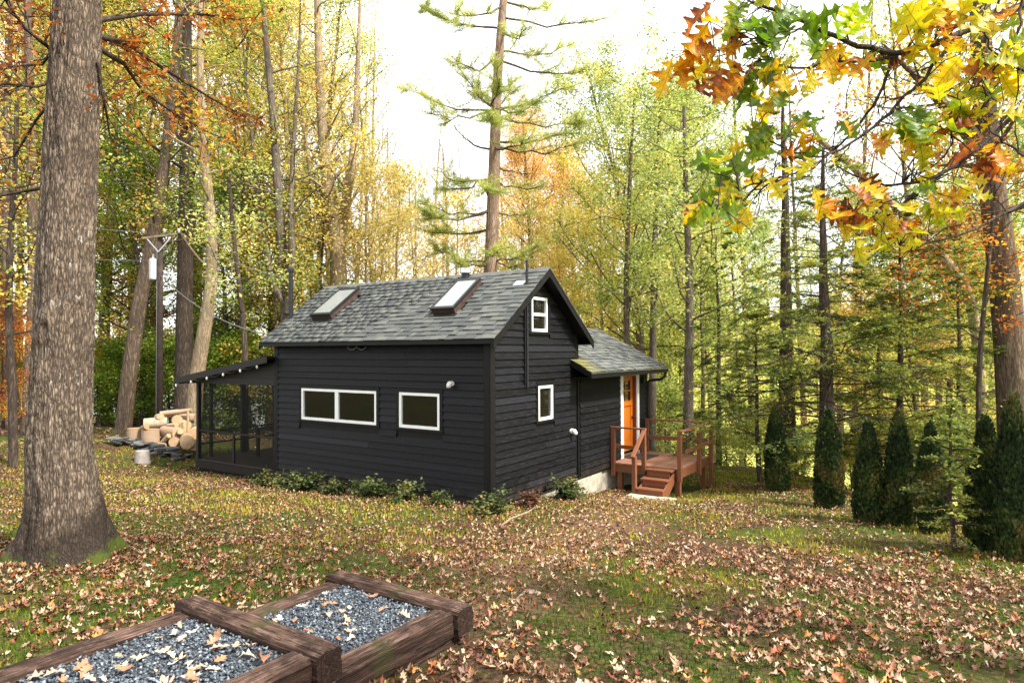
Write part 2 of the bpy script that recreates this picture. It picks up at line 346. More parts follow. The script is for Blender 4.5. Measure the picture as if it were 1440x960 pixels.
a = NT('gravel'); t = a.attr('tone'); a.p(a.ramp(t, [(0,(.014,.018,.024)),(.4,(.058,.072,.09)),(.75,(.135,.16,.185)),(1,(.36,.39,.40))]), .6, .4); a.bump(a.noise(a.pos(), 160, 2), .3, .004); M['gravel'] = a.m
M['gravel_bed'] = simple('gravel dust', (.05,.055,.06), .9, .2, var=.4, scale=60)
# ground
a = NT('leafy woodland ground'); p_ = a.pos()
n1 = a.noise(p_, .45, 6, .62); n2 = a.noise(p_, 3.5, 6, .65); n3 = a.noise(p_, 22, 5, .7)
dirt = a.ramp(n3, [(.3,(.016,.008,.005)),(.5,(.06,.032,.018)),(.7,(.16,.09,.052))])
grass = a.ramp(n3, [(.3,(.011,.020,.003)),(.5,(.04,.06,.007)),(.7,(.12,.12,.014))])
f = a.ramp(a.math('ADD', a.math('MULTIPLY', n1, .65), a.math('MULTIPLY', n2, .35)), [(.44, 0), (.54, 1)])
f = a.math('MULTIPLY', f, a.math('SUBTRACT', 1.0, a.math('MULTIPLY', a.attr('path'), .6))); dirt = a.mix(a.math('MULTIPLY', a.attr('path'), .7), dirt, a.ramp(n3, [(.3,(.07,.038,.022)),(.5,(.17,.095,.055)),(.7,(.30,.19,.12))])); c = a.mix(f, dirt, grass)
fz = a.n('ShaderNodeSeparateXYZ'); a.l(p_, fz.inputs[0])
far = a.ramp(a.math('MULTIPLY', fz.outputs[2], -1.0), [(.0, 0), (1.0, 1)])
field = a.ramp(n2, [(.3,(.32,.34,.07)),(.55,(.52,.50,.12)),(.75,(.68,.60,.24))])
far2 = a.math('MULTIPLY', a.math('SUBTRACT', a.math('MULTIPLY', fz.outputs[2], -1.0), 1.6), .8, True)
c = a.mix(far2, c, field)
a.p(c, .95, .15); a.bump(n3, .8, .04); MAT_GROUND = a.m
a = NT('lake water'); a.p((.05,.06,.065), .08, .5); a.bump(a.noise(a.map(a.pos(), (.4,.4,1)), 2.5, 3), .15, .1); MAT_WATER = a.m

# ---------------------------------------------------------------- setting: ground and lake
def lines(lo, f0, f1, hi, st, g=1.16):
    l = list(np.arange(f0, f1, st)); s, v = st, f1
    r = []
    while v < hi: r.append(v); s *= g; v += s
    r.append(hi); s, v = st, f0; q = []
    while v > lo: s *= g; v -= s; q.append(v)
    return np.array(q[::-1]+l+r)
gx = lines(-150, -11, 10, 300, .13); gy = lines(-220, -11, 15, 300, .13)
X, Y = np.meshgrid(gx, gy, indexing='ij'); Zs = zg(X, Y)
V = np.stack([X, Y, Zs], -1).reshape(-1, 3); nx, ny = len(gx), len(gy)
I = (np.arange(nx-1)[:, None]*ny+np.arange(ny-1)[None, :]).ravel()
ground = link('ground', np_mesh('ground', V, np.stack([I, I+ny, I+ny+1, I+1], 1), MAT_GROUND, True, {'path': ('FLOAT', path_f(V[:, 0], V[:, 1]))}))
tag(ground, 'sloping woodland lawn covered with fallen oak leaves and moss', kind='structure')
lp = [(.833*d+.552*l, .552*d-.833*l) for d, l in ((34, -150), (34, 14), (190, 30), (200, -150))]
lp = [(x+CAM[0], y+CAM[1]) for x, y in lp]
lake = link('lake', np_mesh('lake', [(x, y, -4.1) for x, y in lp], np.array([[0, 1, 2, 3]]), MAT_WATER))
tag(lake, 'pale lake shining between the trunks beyond the cabin', kind='structure')

# ---------------------------------------------------------------- the cabin
L, W, W2, HE, RZ = 5.98, 3.269, 7.206, 3.15, 4.356
SL = (RZ-HE)/(W/2); OVF, OVB, OVE, RT = .277, .23, .27, .09
rng = random.Random(4)
cabin = empty('cabin'); tag(cabin, 'small black clapboard cabin with grey shingled gable roof and screened porch', 'cabin')
EXP = .137
def clap(parent, axis, out, lo, hi, z0, z1, holes, top=None, name='board'):
    """overlapping boards on a vertical wall; axis 0: wall along x at y=0 facing -y, axis 1: along y at x=0 facing -x"""
    k = 0; z = z0
    while z < z1-.02:
        zt = min(z+EXP, z1); segs = [(lo, hi, lo, hi)]
        if top:
            a0, b0 = top(z); a1, b1 = top(zt)
            if b0-a0 < .12: break
            if b1 < a1: a1 = b1 = (a0+b0)/2
            segs = [(a0, b0, a1, b1)]
        for h0, h1, hz0, hz1 in holes:
            if zt > hz0+.01 and z < hz1-.01:
                n = []
                for s in segs:
                    if s[1] <= h0 or s[0] >= h1: n.append(s); continue
                    if h0-s[0] > .03: n.append((s[0], h0, s[2], h0))
                    if s[1]-h1 > .03: n.append((h1, s[1], h1, s[3]))
                segs = n
        parts = []
        for s in segs:
            if s[1]-s[0] > 2.2 and rng.random() < .7:
                c = s[0]+(s[1]-s[0])*rng.uniform(.25, .75); parts += [(s[0], c-.002, s[2], c-.002), (c+.002, s[1], c+.002, s[3])]
            else: parts.append(s)
        for a0, b0, a1, b1 in parts:
            t0 = .034+rng.uniform(-.003, .005); t1 = .004
            j = rng.uniform(-.004, .004)
            def P(u, d, zz): return (u, -d*out, zz) if axis == 0 else (-d*out, u, zz)
            m = MB(); m.hexa([P(a0, -.002, z-.012+j), P(b0, -.002, z-.012+j), P(b0, t0, z-.012+j), P(a0, t0, z-.012+j),
                              P(a1, -.002, zt), P(b1, -.002, zt), P(b1, t1, zt), P(a1, t1, zt)])
            m.build(name, M['siding'], parent)
        z = zt
def rooftop(x): return RZ-abs(x-W/2)*SL
# walls (solid, 12 cm) with real openings where the windows are
def wall_mesh(name, axis, lo, hi, z0, z1, holes, depth=.12, sgn=1, top=None):
    m = MB(); us = sorted({lo, hi, *[h[0] for h in holes], *[h[1] for h in holes]})
    for u0, u1 in zip(us, us[1:]):
        hs = sorted([(h[2], h[3]) for h in holes if h[0] <= u0+1e-6 and h[1] >= u1-1e-6]); z = z0
        for a_, b_ in hs+[(z1, z1)]:
            if a_-z > .005:
                if axis == 0: m.box((u0, .001, z), (u1, depth, a_))
                else: m.box((.001, u0, z), (depth, u1, a_))
            z = b_
    return m.build(name, M['trim'], cabin)
DW = (2.767-.0, 5.041, 1.274, 1.953); SW = (1.136, 2.155, 1.274, 1.953)
GW = (1.354, 1.96, 3.117, 3.796); QW = (1.59, 2.163, 1.364, 2.05)
DR = (5.6, 6.5, .16, 2.10)
lw = wall_mesh('wall', 1, .13, L, -.05, HE-.10, [DW, SW])
clap(lw, 1, 1, .12, L-.13, .0, HE-.11, [(h[0]-.075, h[1]+.075, h[2]-.06, h[3]+.075) for h in (DW, SW)])
gw = wall_mesh('wall', 0, 0, W-.0, -.05, HE-.06, [QW])
g2 = MB(); 
for x0, x1 in ((.05, GW[0]), (GW[1], W-.05)): g2.prism([(x0, HE-.06), (x1, HE-.06), (x1, rooftop(x1)-RT-.05), (x0, rooftop(x0)-RT-.05)], 1, .001, .12)
g2.box((GW[0], .001, HE-.06), (GW[1], .12, GW[2])); g2.prism([(GW[0], GW[3]), (GW[1], GW[3]), (GW[1], rooftop(GW[1])-RT-.05), (W/2, RZ-RT-.05), (GW[0], rooftop(GW[0])-RT-.05)], 1, .001, .12)
gable = g2.build('gable_wall', M['trim'], cabin)
clap(gw, 0, 1, .12, W-.12, .0, HE-.14, [(QW[0]-.07, QW[1]+.07, QW[2]-.06, QW[3]+.07)])
def gtop(z):
    d = (RZ-RT-.03-z)/SL
    return (max(.0, W/2-d), min(W, W/2+d)) if z > HE-.1 else (.12, W-.12)
clap(gable, 0, 1, 0, W, HE-.14, RZ-RT-.1, [(GW[0]-.10, GW[1]+.10, GW[2]-.05, GW[3]+.10)], top=gtop)
# other two walls of the main block, floor, wing walls
m = MB(); m.box((W-.12, .12, -.05), (W-.001, L, HE-.06)); m.build('wall', M['trim'], cabin)
m = MB(); m.prism([(.12, -.05), (W-.12, -.05), (W-.12, rooftop(W-.12)-RT-.02), (W/2, RZ-RT-.02), (.12, rooftop(.12)-RT-.02)], 1, L-.12, L-.001); m.build('wall', M['siding'], cabin)
m = MB(); m.box((.121, .121, -.3), (W-.121, L-.121, -.06)); m.build('floor', M['porch_floor'], cabin)
WD = 3.3
ww = wall_mesh('wing_wall', 0, W+.001, W2, -.05, 2.42, [DR])
clap(ww, 0, 1, W+.09, W2-.10, .0, 2.44, [(DR[0]-.13, DR[1]+.13, -.05, DR[3]+.13)])
m = MB(); m.prism([(.121, -.05), (WD, -.05), (WD, 2.42), (WD/2, 3.26), (.121, 2.47)], 0, W2-.121, W2-.001); m.build('wing_wall', M['siding'], cabin)
m = MB(); m.box((W+.01, WD-.12, -.05), (W2-.13, WD-.001, 2.4)); m.build('wing_wall', M['siding'], cabin)
m = MB(); m.box((W+.01, .125, -.25), (W2-.13, WD-.13, -.055)); m.build('floor', M['porch_floor'], cabin)
m = MB(); m.box((.05, .05, -.9), (W, L-.02, -.06)); m.box((W+.002, .05, -1.1), (W2-.05, WD-.05, -.06)); m.build('foundation', M['concrete'], cabin)
m = MB(); m.box((W-.25, -.012, -.95), (4.42, .045, -.03)); m.build('foundation', M['concrete'], cabin)
# corner boards
for nm, a_, b_ in (('corner_board', (-.030, .001, -.03), (-.001, .12, HE-.12)), ('corner_board', (-.030, -.030, -.03), (.12, -.0005, HE-.02)),
              ('corner_board', (-.030, L-.13, -.03), (-.001, L-.005, HE-.12)), ('corner_board', (W-.12, -.028, 2.5), (W+.012, -.0005, HE-.03)),
              ('corner_board', (W-.025, -.030, -.03), (W+.045, -.0005, 2.44)), ('corner_board', (W2-.10, -.028, -.03), (W2+.015, -.0005, 2.43)), ('corner_board', (W+.0005, .001, 2.5), (W+.02, .1, HE-.12))):
    MB().box(a_, b_).build(nm, M['trim'], cabin, .003)
MB().box((-.02, -.02, -.062), (W2, .045, -.034)).build('drip_edge', M['trim'], cabin)
# ---- roof
def face_pt(side, t, y, dz=0.0):      # side -1: slope above the x=0 wall; t metres down from the ridge (horizontal)
    return Vector((W/2+side*t, y, RZ-t*SL+dz))
EX = W/2+OVE
m = MB()
for s in (-1, 1):
    m.hexa([face_pt(s, 0, -OVF+.03, -RT), face_pt(s, 0, L+OVB-.03, -RT), face_pt(s, EX-.01, L+OVB-.03, -RT), face_pt(s, EX-.01, -OVF+.03, -RT),
            face_pt(s, 0, -OVF+.03, -.014), face_pt(s, 0, L+OVB-.03, -.014), face_pt(s, EX-.01, L+OVB-.03, -.014), face_pt(s, EX-.01, -OVF+.03, -.014)])
roof = m.build('roof', M['trim'], cabin)
for s in (-1, 1):
    for y0, y1, nm in ((-OVF, -OVF+.028, 'rake_board'), (L+OVB-.028, L+OVB, 'rake_board')):
        m = MB(); m.hexa([face_pt(s, 0, y0, -.16), face_pt(s, 0, y1, -.16), face_pt(s, EX, y1, -.16), face_pt(s, EX, y0, -.16),
                          face_pt(s, 0, y0, -.016), face_pt(s, 0, y1, -.016), face_pt(s, EX, y1, -.016), face_pt(s, EX, y0, -.016)]); m.build(nm, M['trim'], cabin)
    e = face_pt(s, EX, 0); xa, xb = sorted((e.x, e.x-s*.022))
    MB().box((xa, -OVF+.03, e.z-.085), (xb, L+OVB-.03, e.z-.018)).build('fascia', M['trim'], cabin)
# soffit of the eave
for s in (-1, 1):
    x0, x1 = (-OVE+.02, 0) if s < 0 else (W, W+OVE-.02)
    MB().box((x0, -OVF+.03, face_pt(s, EX, 0).z-.083), (x1, L+OVB-.03, face_pt(s, EX, 0).z-.068)).build('soffit', M['trim'], cabin)
# ---- shingles: laid course by course
SHW = [bpy.data.meshes.new('shingle') for _ in range(6)]
def shingle_verts(w_, h_, th=.019):
    g = .004
    return [(g, -h_*.15, 0), (w_-g, -h_*.15, 0), (w_-g, h_, 0), (g, h_, 0), (g, -h_*.15, .003), (w_-g, -h_*.15, .003), (w_-g, h_, th), (g, h_, th)]
FQ = [(0,3,2,1),(4,5,6,7),(0,1,5,4),(1,2,6,5),(2,3,7,6),(3,0,4,7)]
SWID = [.13, .16, .19, .22, .25, .30]; SEXP = .139
for me, w_ in zip(SHW, SWID):
    me.from_pydata(shingle_verts(w_, SEXP), [], FQ); me.update()
def lay(org, ex, ed, nrm, width_fn, courses, mat, parent, limit, seed, skip=None):
    """org: start of the top course, ex: along the course, ed: down the slope"""
    r = random.Random(seed); items = []
    R3 = Matrix((ex, ed, nrm)).transposed()
    for k in range(courses):
        x0, x1 = width_fn(k); x = x0-r.uniform(0, .12); last = -1
        while x < x1-.03:
            i = r.randrange(6)
            w_ = SWID[i]
            if x < x0: sx = (x+w_-x0)/w_; px = x0
            else: sx = min(1, (x1-x)/w_); px = x
            if sx > .15:
                p = org+ex*px+ed*(k*SEXP)
                lift = r.choice([0, .006, .012])
                if not (skip and skip(p+ed*.07+ex*(w_*sx/2))):
                    items.append((p+nrm*(lift-.004), i, sx, r.random(), k))
            x += w_
    C0 = Vector(CAM)
    items.sort(key=lambda q: (q[0]-C0).length)
    for p, i, sx, tn, k in items[:limit]:
        if len(SHW[i].materials) == 0: SHW[i].materials.append(mat)
        o = link('shingle', SHW[i], None, parent)
        o.material_slots[0].link = 'OBJECT'; o.material_slots[0].material = mat
        o.matrix_local = Matrix.Translation(p) @ R3.to_4x4() @ Matrix.Diagonal((sx, 1, 1, 1))
    rest = items[limit:]
    if rest:
        Vs, Fs, tn_ = [], [], []
        for p, i, sx, tn, k in rest:
            n = len(Vs); Vs += [tuple(p+R3 @ Vector((v[0]*sx, v[1], v[2]))) for v in shingle_verts(SWID[i], SEXP)]
            Fs += [tuple(n+j for j in q) for q in FQ]; tn_ += [tn]*8
        me = np_mesh('shingle_field', np.array(Vs), np.array(Fs), mat, attrs={'tone': ('FLOAT', tn_)})
        o = link('shingle_field', me, None, parent); o['kind'] = 'stuff'
    return len(items)
cs = 1/math.sqrt(1+SL*SL)
ed = Vector((-cs, 0, -SL*cs)); ex = Vector((0, -1, 0)); nr = ex.cross(ed).normalized()
if nr.z < 0: ex = -ex; nr = -nr
slope_len = EX/cs; NC = int(slope_len/SEXP)
SKY = [(4.56, 5.2, .42, 1.28), (1.10, 1.66, .42, 1.28)]
def skip_main(p): return any(y0-.03 < p.y < y1+.03 and x0-.02 < p.x < x1+.02 for y0, y1, x0, x1 in SKY)
yn0, yn1 = (-OVF-.012, L+OVB+.012)
def wf(k): return (yn0, yn1) if ex.y > 0 else (-yn1, -yn0)
off = slope_len-NC*SEXP+.012
lay(Vector((W/2, 0, RZ))+ed*off-ed*0, ex, ed, nr, wf, NC, M['shingle'], roof, 215, 5, skip_main)
# far slope: one laid sheet; ridge caps
m = MB(); m.hexa([face_pt(1, 0, -OVF-.01, -.012), face_pt(1, 0, L+OVB+.01, -.012), face_pt(1, EX+.012, L+OVB+.01, -.012), face_pt(1, EX+.012, -OVF-.01, -.012),
                  face_pt(1, 0, -OVF-.01, .002), face_pt(1, 0, L+OVB+.01, .002), face_pt(1, EX+.012, L+OVB+.01, .002), face_pt(1, EX+.012, -OVF-.01, .002)]); m.build('shingle_sheet', M['shingle'], roof)
m = MB(); y = -OVF-.012
while y < L+OVB:
    y1 = min(y+.2, L+OVB+.012)
    for s in (-1, 1):
        m.hexa([face_pt(s, 0, y, .006), face_pt(s, 0, y1, .003), face_pt(s, .13, y1, .003), face_pt(s, .13, y, .006),
                face_pt(s, 0, y, .022), face_pt(s, 0, y1, .012), face_pt(s, .13, y1, .012), face_pt(s, .13, y, .022)])
    y = y1
o = m.build('ridge_cap', M['shingle'], roof)
# ---- wing roof (ridge along x)
WSL = .515; WX0, WX1, WEY, WEZ = W-.35, 7.45, -.52, 2.285; WRY = WD/2; WRZ = WEZ+WSL*(WRY-WEY)
def wing_pt(x, y, dz=0): return Vector((x, y, WRZ-abs(y-WRY)*WSL+dz))
m = MB(); m.hexa([wing_pt(W+.013, WEY+.02, -.09), wing_pt(WX1-.02, WEY+.02, -.09), wing_pt(WX1-.02, WRY, -.09), wing_pt(W+.013, WRY, -.09),
                  wing_pt(W+.013, WEY+.02, -.014), wing_pt(WX1-.02, WEY+.02, -.014), wing_pt(WX1-.02, WRY, -.014), wing_pt(W+.013, WRY, -.014)])
m.hexa([wing_pt(WX0+.02, WEY+.02, -.088), wing_pt(W+.012, WEY+.02, -.088), wing_pt(W+.012, -.035, -.088), wing_pt(WX0+.02, -.035, -.088),
        wing_pt(WX0+.02, WEY+.02, -.014), wing_pt(W+.012, WEY+.02, -.014), wing_pt(W+.012, -.035, -.014), wing_pt(WX0+.02, -.035, -.014)])
m.hexa([wing_pt(W+.013, WRY, -.09), wing_pt(WX1-.02, WRY, -.09), wing_pt(WX1-.02, WD+.5, -.09), wing_pt(W+.013, WD+.5, -.09),
        wing_pt(W+.013, WRY, -.001), wing_pt(WX1-.02, WRY, -.001), wing_pt(WX1-.02, WD+.5, -.001), wing_pt(W+.013, WD+.5, -.001)])
wroof = m.build('wing_roof', M['trim'], cabin)
for x0, x1, ya in ((WX1-.02, WX1, WRY), (WX0, WX0+.02, -.036)):
    m = MB(); m.hexa([wing_pt(x0, WEY, -.13), wing_pt(x1, WEY, -.13), wing_pt(x1, ya, -.13), wing_pt(x0, ya, -.13), wing_pt(x0, WEY, -.016), wing_pt(x1, WEY, -.016), wing_pt(x1, ya, -.016), wing_pt(x0, ya, -.016)]); m.build('rake_board', M['trim'], cabin)
MB().box((WX0+.021, WEY-.002, WEZ-.13), (WX1-.021, WEY+.019, WEZ-.018)).build('fascia', M['trim'], cabin)
MB().box((WX0+.03, WEY+.02, WEZ-.128), (WX1-.03, -.035, WEZ-.112)).build('soffit', M['trim'], cabin)
cw = 1/math.sqrt(1+WSL*WSL); ed2 = Vector((0, -cw, -WSL*cw)); ex2 = Vector((1, 0, 0)); nr2 = ex2.cross(ed2)
if nr2.z < 0: nr2 = -nr2; ex2 = -ex2
wl = (WRY-WEY)/cw; NW = int(wl/SEXP); o2 = wl-NW*SEXP+.012
def wf2(k):
    y = WRY-((k+1)*SEXP+o2)*cw; xl = WX0-.012 if y < -.06 else W+.016
    return (xl, WX1+.012) if ex2.x > 0 else (-WX1-.012, -xl)
lay(Vector((0, WRY, WRZ))+ed2*o2, ex2, ed2, nr2, wf2, NW, M['shingle_moss'], wroof, 85, 8)
# metal drip edge on the wing eave and the black gutter elbow at its end
MB().box((WX0-.01, WEY-.016, WEZ-.034), (WX1+.01, WEY-.004, WEZ-.010)).build('drip_edge', M['silver'], cabin)
m = MB(); m.tube([(7.38, -.47, 2.16), (7.38, -.45, 2.05), (7.35, -.36, 1.97), (7.25, -.06, 1.93), (7.25, -.03, 1.88), (7.25, -.03, 1.2), (7.25, -.03, -.3)], .04, 10); m.build('downspout', M['blackmetal'], cabin, smooth=True)
# ---- windows
def window(parent_name, axis, u0, u1, z0, z1, mull=None, rail=None, casing=.075):
    def B(m, ua, ub, d0, d1, za, zb):
        if axis == 1: m.box((-d1, ua, za), (-d0, ub, zb))
        else: m.box((ua, -d1, za), (ub, -d0, zb))
    m = MB(); B(m, u0, u1, -.05, -.04, z0, z1); win = m.build('window', M['blackmetal'], cabin)
    c = casing; f = .055
    for a_, b_, za, zb in ((u0-c, u0, z0-.0, z1), (u1, u1+c, z0-.0, z1), (u0-c, u1+c, z1+.0005, z1+c)):
        m = MB(); B(m, a_, b_, .0005, .034, za, zb); m.build('casing', M['trim'], win, .002)
    m = MB(); B(m, u0-c-.02, u1+c+.02, .0005, .05, z0-.05, z0-.0005); m.build('sill', M['trim'], win, .002)
    m = MB()
    for a_, b_, za, zb in ((u0, u0+f, z0, z1), (u1-f, u1, z0, z1), (u0+f, u1-f, z0, z0+f), (u0+f, u1-f, z1-f, z1)): B(m, a_, b_, -.038, .028, za, zb)
    m.build('frame', M['white'], win)
    cells = [(u0+f, u1-f, z0+f, z1-f)]
    if mull is not None:
        m = MB(); B(m, mull-.05, mull+.05, -.037, .024, z0+f+.0005, z1-f-.0005); m.build('mullion', M['white'], win)
        cells = [(u0+f, mull-.05, z0+f, z1-f), (mull+.05, u1-f, z0+f, z1-f)]
    if rail is not None:
        m = MB(); B(m, u0+f+.0005, u1-f-.0005, -.036, .018, rail-.028, rail+.028); m.build('meeting_rail', M['white'], win)
        cells = [(u0+f, u1-f, z0+f, rail-.028), (u0+f, u1-f, rail+.028, z1-f)]
    for i, (a_, b_, za, zb) in enumerate(cells):
        m = MB(); B(m, a_+.0005, b_-.0005, -.02, -.012, za+.0005, zb-.0005); m.build('pane', M['glass'], win)
    return win
window('w', 1, *DW, mull=3.93); window('w', 1, *SW); window('w', 0, *GW, rail=3.455, casing=.10); window('w', 0, *QW)
# ---- skylights
for y0, y1, x0, x1 in SKY:
    m = MB(); hgt = .15
    def sp(x, y, d): p = Vector((x, y, HE+SL*x)); return p+nr*d
    a_, b_ = .045, .04
    def ring(m, xa, xb, ya, yb, d0, d1): m.hexa([sp(xa, ya, d0), sp(xb, ya, d0), sp(xb, yb, d0), sp(xa, yb, d0), sp(xa, ya, d1), sp(xb, ya, d1), sp(xb, yb, d1), sp(xa, yb, d1)])
    ring(m, x0, x1, y0, y1, -.02, hgt-.045); sk = m.build('skylight', M['copper'], cabin)
    m = MB()
    for xa, xb, ya, yb in ((x0-.012, x0+a_, y0-.012, y1+.012), (x1-a_, x1+.012, y0-.012, y1+.012), (x0+a_, x1-a_, y0-.012, y0+b_), (x0+a_, x1-a_, y1-b_, y1+.012)): ring(m, xa, xb, ya, yb, hgt-.05, hgt)
    m.build('frame', M['blackmetal'], sk)
    m = MB(); ring(m, x0+a_, x1-a_, y0+b_, y1-b_, hgt-.03, hgt-.008); m.build('pane', M['skyglass'], sk)
    m = MB(); ring(m, x0-.09, x0-.013, y0-.05, y1+.05, .012, .022); m.build('flashing', M['blackmetal'], sk)
# ---- roof vents and flues
m = MB(); m.tube([(1.16, -.045, 2.04), (1.16, -.045, 4.47)], .028, 12); m.build('vent_pipe', M['blackmetal'], cabin, smooth=False)
m = MB(); m.tube([(1.085, -.045, 2.10), (1.085, -.045, 3.66)], .018, 8); m.build('conduit', M['trim'], cabin)
m = MB(); p = Vector((1.2, .10, HE+SL*1.2))
def rp(x, y, d): return Vector((x, y, HE+SL*x))+nr*d
m.hexa([rp(1.13, .02, .014), rp(1.27, .02, .014), rp(1.27, .26, .014), rp(1.13, .26, .014), rp(1.13, .02, .024), rp(1.27, .02, .024), rp(1.27, .26, .024), rp(1.13, .26, .024)]); m.build('vent_flashing', M['silver'], cabin)
m = MB(); zb = HE+SL*1.5; m.tube([(1.5, 1.69, zb-.02), (1.5, 1.69, zb+.12)], .085, 14); fl = m.build('roof_vent', M['blackmetal'], cabin, smooth=False)
m = MB(); m.tube([(1.5, 1.69, zb+.12), (1.5, 1.69, zb+.13), (1.5, 1.69, zb+.21)], [.125, .125, .115], 16); m.build('cap', M['silver'], fl)
m = MB(); m.tube([(.52, 6.1, 3.0), (.52, 6.1, 4.62)], .05, 12); st = m.build('stovepipe', M['blackmetal'], cabin)
m = MB(); m.tube([(.52, 6.1, 4.625), (.52, 6.1, 4.69), (.52, 6.1, 4.75)], [.075, .075, .02], 12); m.build('cap', M['blackmetal'], st)
for z_ in (3.9, 4.2, 4.5):
    m = MB(); m.tube([(.52, 6.1, z_), (.52, 6.1, z_+.025)], .058, 12); m.build('collar', M['blackmetal'], st)
# little hooded vents on the walls
def hood(p, axis, r):
    m = MB()
    if axis == 1: m.tube([p+Vector((-.02, 0, 0)), p+Vector((-.05, 0, 0))], r*1.15, 14); v = m.build('wall_vent', M['plastic'], cabin); m = MB(); m.tube([p+Vector((-.051, 0, .01)), p+Vector((-.10, 0, .0)), p+Vector((-.125, 0, -.03)), p+Vector((-.125, 0, -.07))], [r*.95, r, r*.95, r*.9], 14)
    else: m.tube([p+Vector((0, -.02, 0)), p+Vector((0, -.05, 0))], r*1.15, 14); v = m.build('wall_vent', M['plastic'], cabin); m = MB(); m.tube([p+Vector((0, -.051, .01)), p+Vector((0, -.10, 0)), p+Vector((0, -.125, -.03)), p+Vector((0, -.125, -.07))], [r*.95, r, r*.95, r*.9], 14)
    m.build('hood', M['plastic'], v, smooth=True)
hood(Vector((0, .84, 2.15)), 1, .045); hood(Vector((2.93, 0, 1.03)), 0, .05)
# ---- door
MB().box((DR[0]+.04, .10, DR[2]+.03), (DR[1]-.04, .145, DR[3]-.02)).build('door', M['door'], cabin)
door = cabin.children[-1] if cabin.children else None
for o in cabin.children:
    if o.name.startswith('door'): door = o
for a_, b_ in (((DR[0]-.12, -.04, .02), (DR[0], .0, DR[3])), ((DR[1], -.04, .02), (DR[1]+.12, .0, DR[3])), ((DR[0]-.12, -.04, DR[3]+.0005), (DR[1]+.12, .0, DR[3]+.12))):
    MB().box(a_, b_).build('door_casing', M['white'], cabin, .003)
for a_, b_ in (((DR[0], -.03, .05), (DR[0]+.04, .15, DR[3])), ((DR[1]-.04, -.005, .05), (DR[1], .15, DR[3]))):
    MB().box(a_, b_).build('door_jamb', M['jamb'] if a_[0] > 6 else M['white'], cabin)
MB().box((DR[0]+.0405, -.03, DR[3]-.02), (DR[1]-.0405, .15, DR[3]-.0005)).build('door_jamb', M['jamb'], cabin)
MB().box((DR[0], -.06, .10), (DR[1], .16, .158)).build('threshold', M['silver'], cabin)
dx0, dx1 = DR[0]+.04, DR[1]-.04; dw = dx1-dx0
def dbox(a_, b_, za, zb, d, mat, nm, par): MB().box((a_, .10-d, za), (b_, .0995, zb)).build(nm, mat, par, .002)
zt = DR[3]-.02; 
dbox(dx0+.001, dx0+.11, .19, zt-.001, .018, M['door'], 'stile', door); dbox(dx1-.11, dx1-.001, .19, zt-.001, .018, M['door'], 'stile', door)
for za, zb in ((.19, .40), (1.36, 1.46), (zt-.11, zt-.001)): dbox(dx0+.111, dx1-.111, za, zb, .017, M['door'], 'rail', door)
dbox(dx0+.17, dx1-.17, .47, 1.30, .010, M['door'], 'panel', door)
dbox(dx0+.05, dx1-.05, 1.335, 1.355, .04, M['door'], 'ledge', door)
dbox(dx0+.111, dx1-.111, 1.461, zt-.112, .004, M['glass'], 'pane', door)
dbox((dx0+dx1)/2-.016, (dx0+dx1)/2+.016, 1.4615, zt-.1125, .0165, M['door'], 'glazing_bar', door)
dbox(dx0+.112, dx1-.112, 1.70, 1.73, .015, M['door'], 'glazing_bar', door)
m = MB(); m.tube([(dx1-.06, .08, 1.02), (dx1-.06, .03, 1.02)], [.028, .026], 12); m.tube([(dx1-.06, .03, 1.02), (dx1-.06, .015, 1.02)], [.03, .02], 12); m.build('handle', M['blackmetal'], door)
m = MB(); m.box((6.82, -.10, 1.88), (6.90, -.022, 2.04)); m.build('porch_light', M['blackmetal'], cabin, .01)
# ---- screened porch on the far end
PY, PZ = 9.13, .06
pm = M['porch_wood']
m = MB()
y = L+.002; k = 0
while y < PY-.01:
    y1 = min(y+.14, PY); MB().box((.03, y+.002, PZ-.03), (W-.03, y1-.002, PZ)).build('floor_board', M['porch_floor'], cabin); y = y1
m = MB(); m.box((.0, L+.002, PZ-.22), (.029, PY+.02, PZ-.012)); m.build('rim_joist', pm, cabin, .003)
MB().box((.03, PY-.0, PZ-.22), (W, PY+.03, PZ-.012)).build('rim_joist', pm, cabin, .003)
MB().box((-.025, L+.002, PZ-.03), (-.0005, PY+.03, PZ+.0)).build('floor_edge', pm, cabin, .002)
# lattice skirt below the porch floor
y = L+.05
lat = MB()
while y < PY:
    lat.hexa([(.006, y, PZ-.62), (.016, y, PZ-.62), (.016, y+.03, PZ-.62), (.006, y+.03, PZ-.62), (.006, y+.2, PZ-.222), (.016, y+.2, PZ-.222), (.016, y+.23, PZ-.222), (.006, y+.23, PZ-.222)])
    lat.hexa([(.018, y+.2, PZ-.62), (.028, y+.2, PZ-.62), (.028, y+.23, PZ-.62), (.018, y+.23, PZ-.62), (.018, y, PZ-.222), (.028, y, PZ-.222), (.028, y+.03, PZ-.222), (.018, y+.03, PZ-.222)])
    y += .11
lat.build('lattice_skirt', pm, cabin)
MB().box((.05, L+.05, -1.0), (W-.05, PY-.05, PZ-.24)).build('foundation', M['blackmetal'], cabin)
PTZ = 1.97
def pzr(y): return 2.64-.150*(y-6.0)         # porch roof upper surface
posts = [(.0, PY-.09, .09, .09), (.0, L+.005, .09, .05), (.35, PY-.07, .07, .07), (1.24, PY-.09, .12, .09), (2.25, PY-.07, .08, .07), (W-.1, PY-.09, .1, .09), (W-.1, 7.6, .09, .09), (W-.1, L+.005, .1, .06)]
for x, y, sx, sy in posts: MB().box((x, y, PZ), (x+sx, y+sy, PTZ)).build('porch_post', pm, cabin, .004)
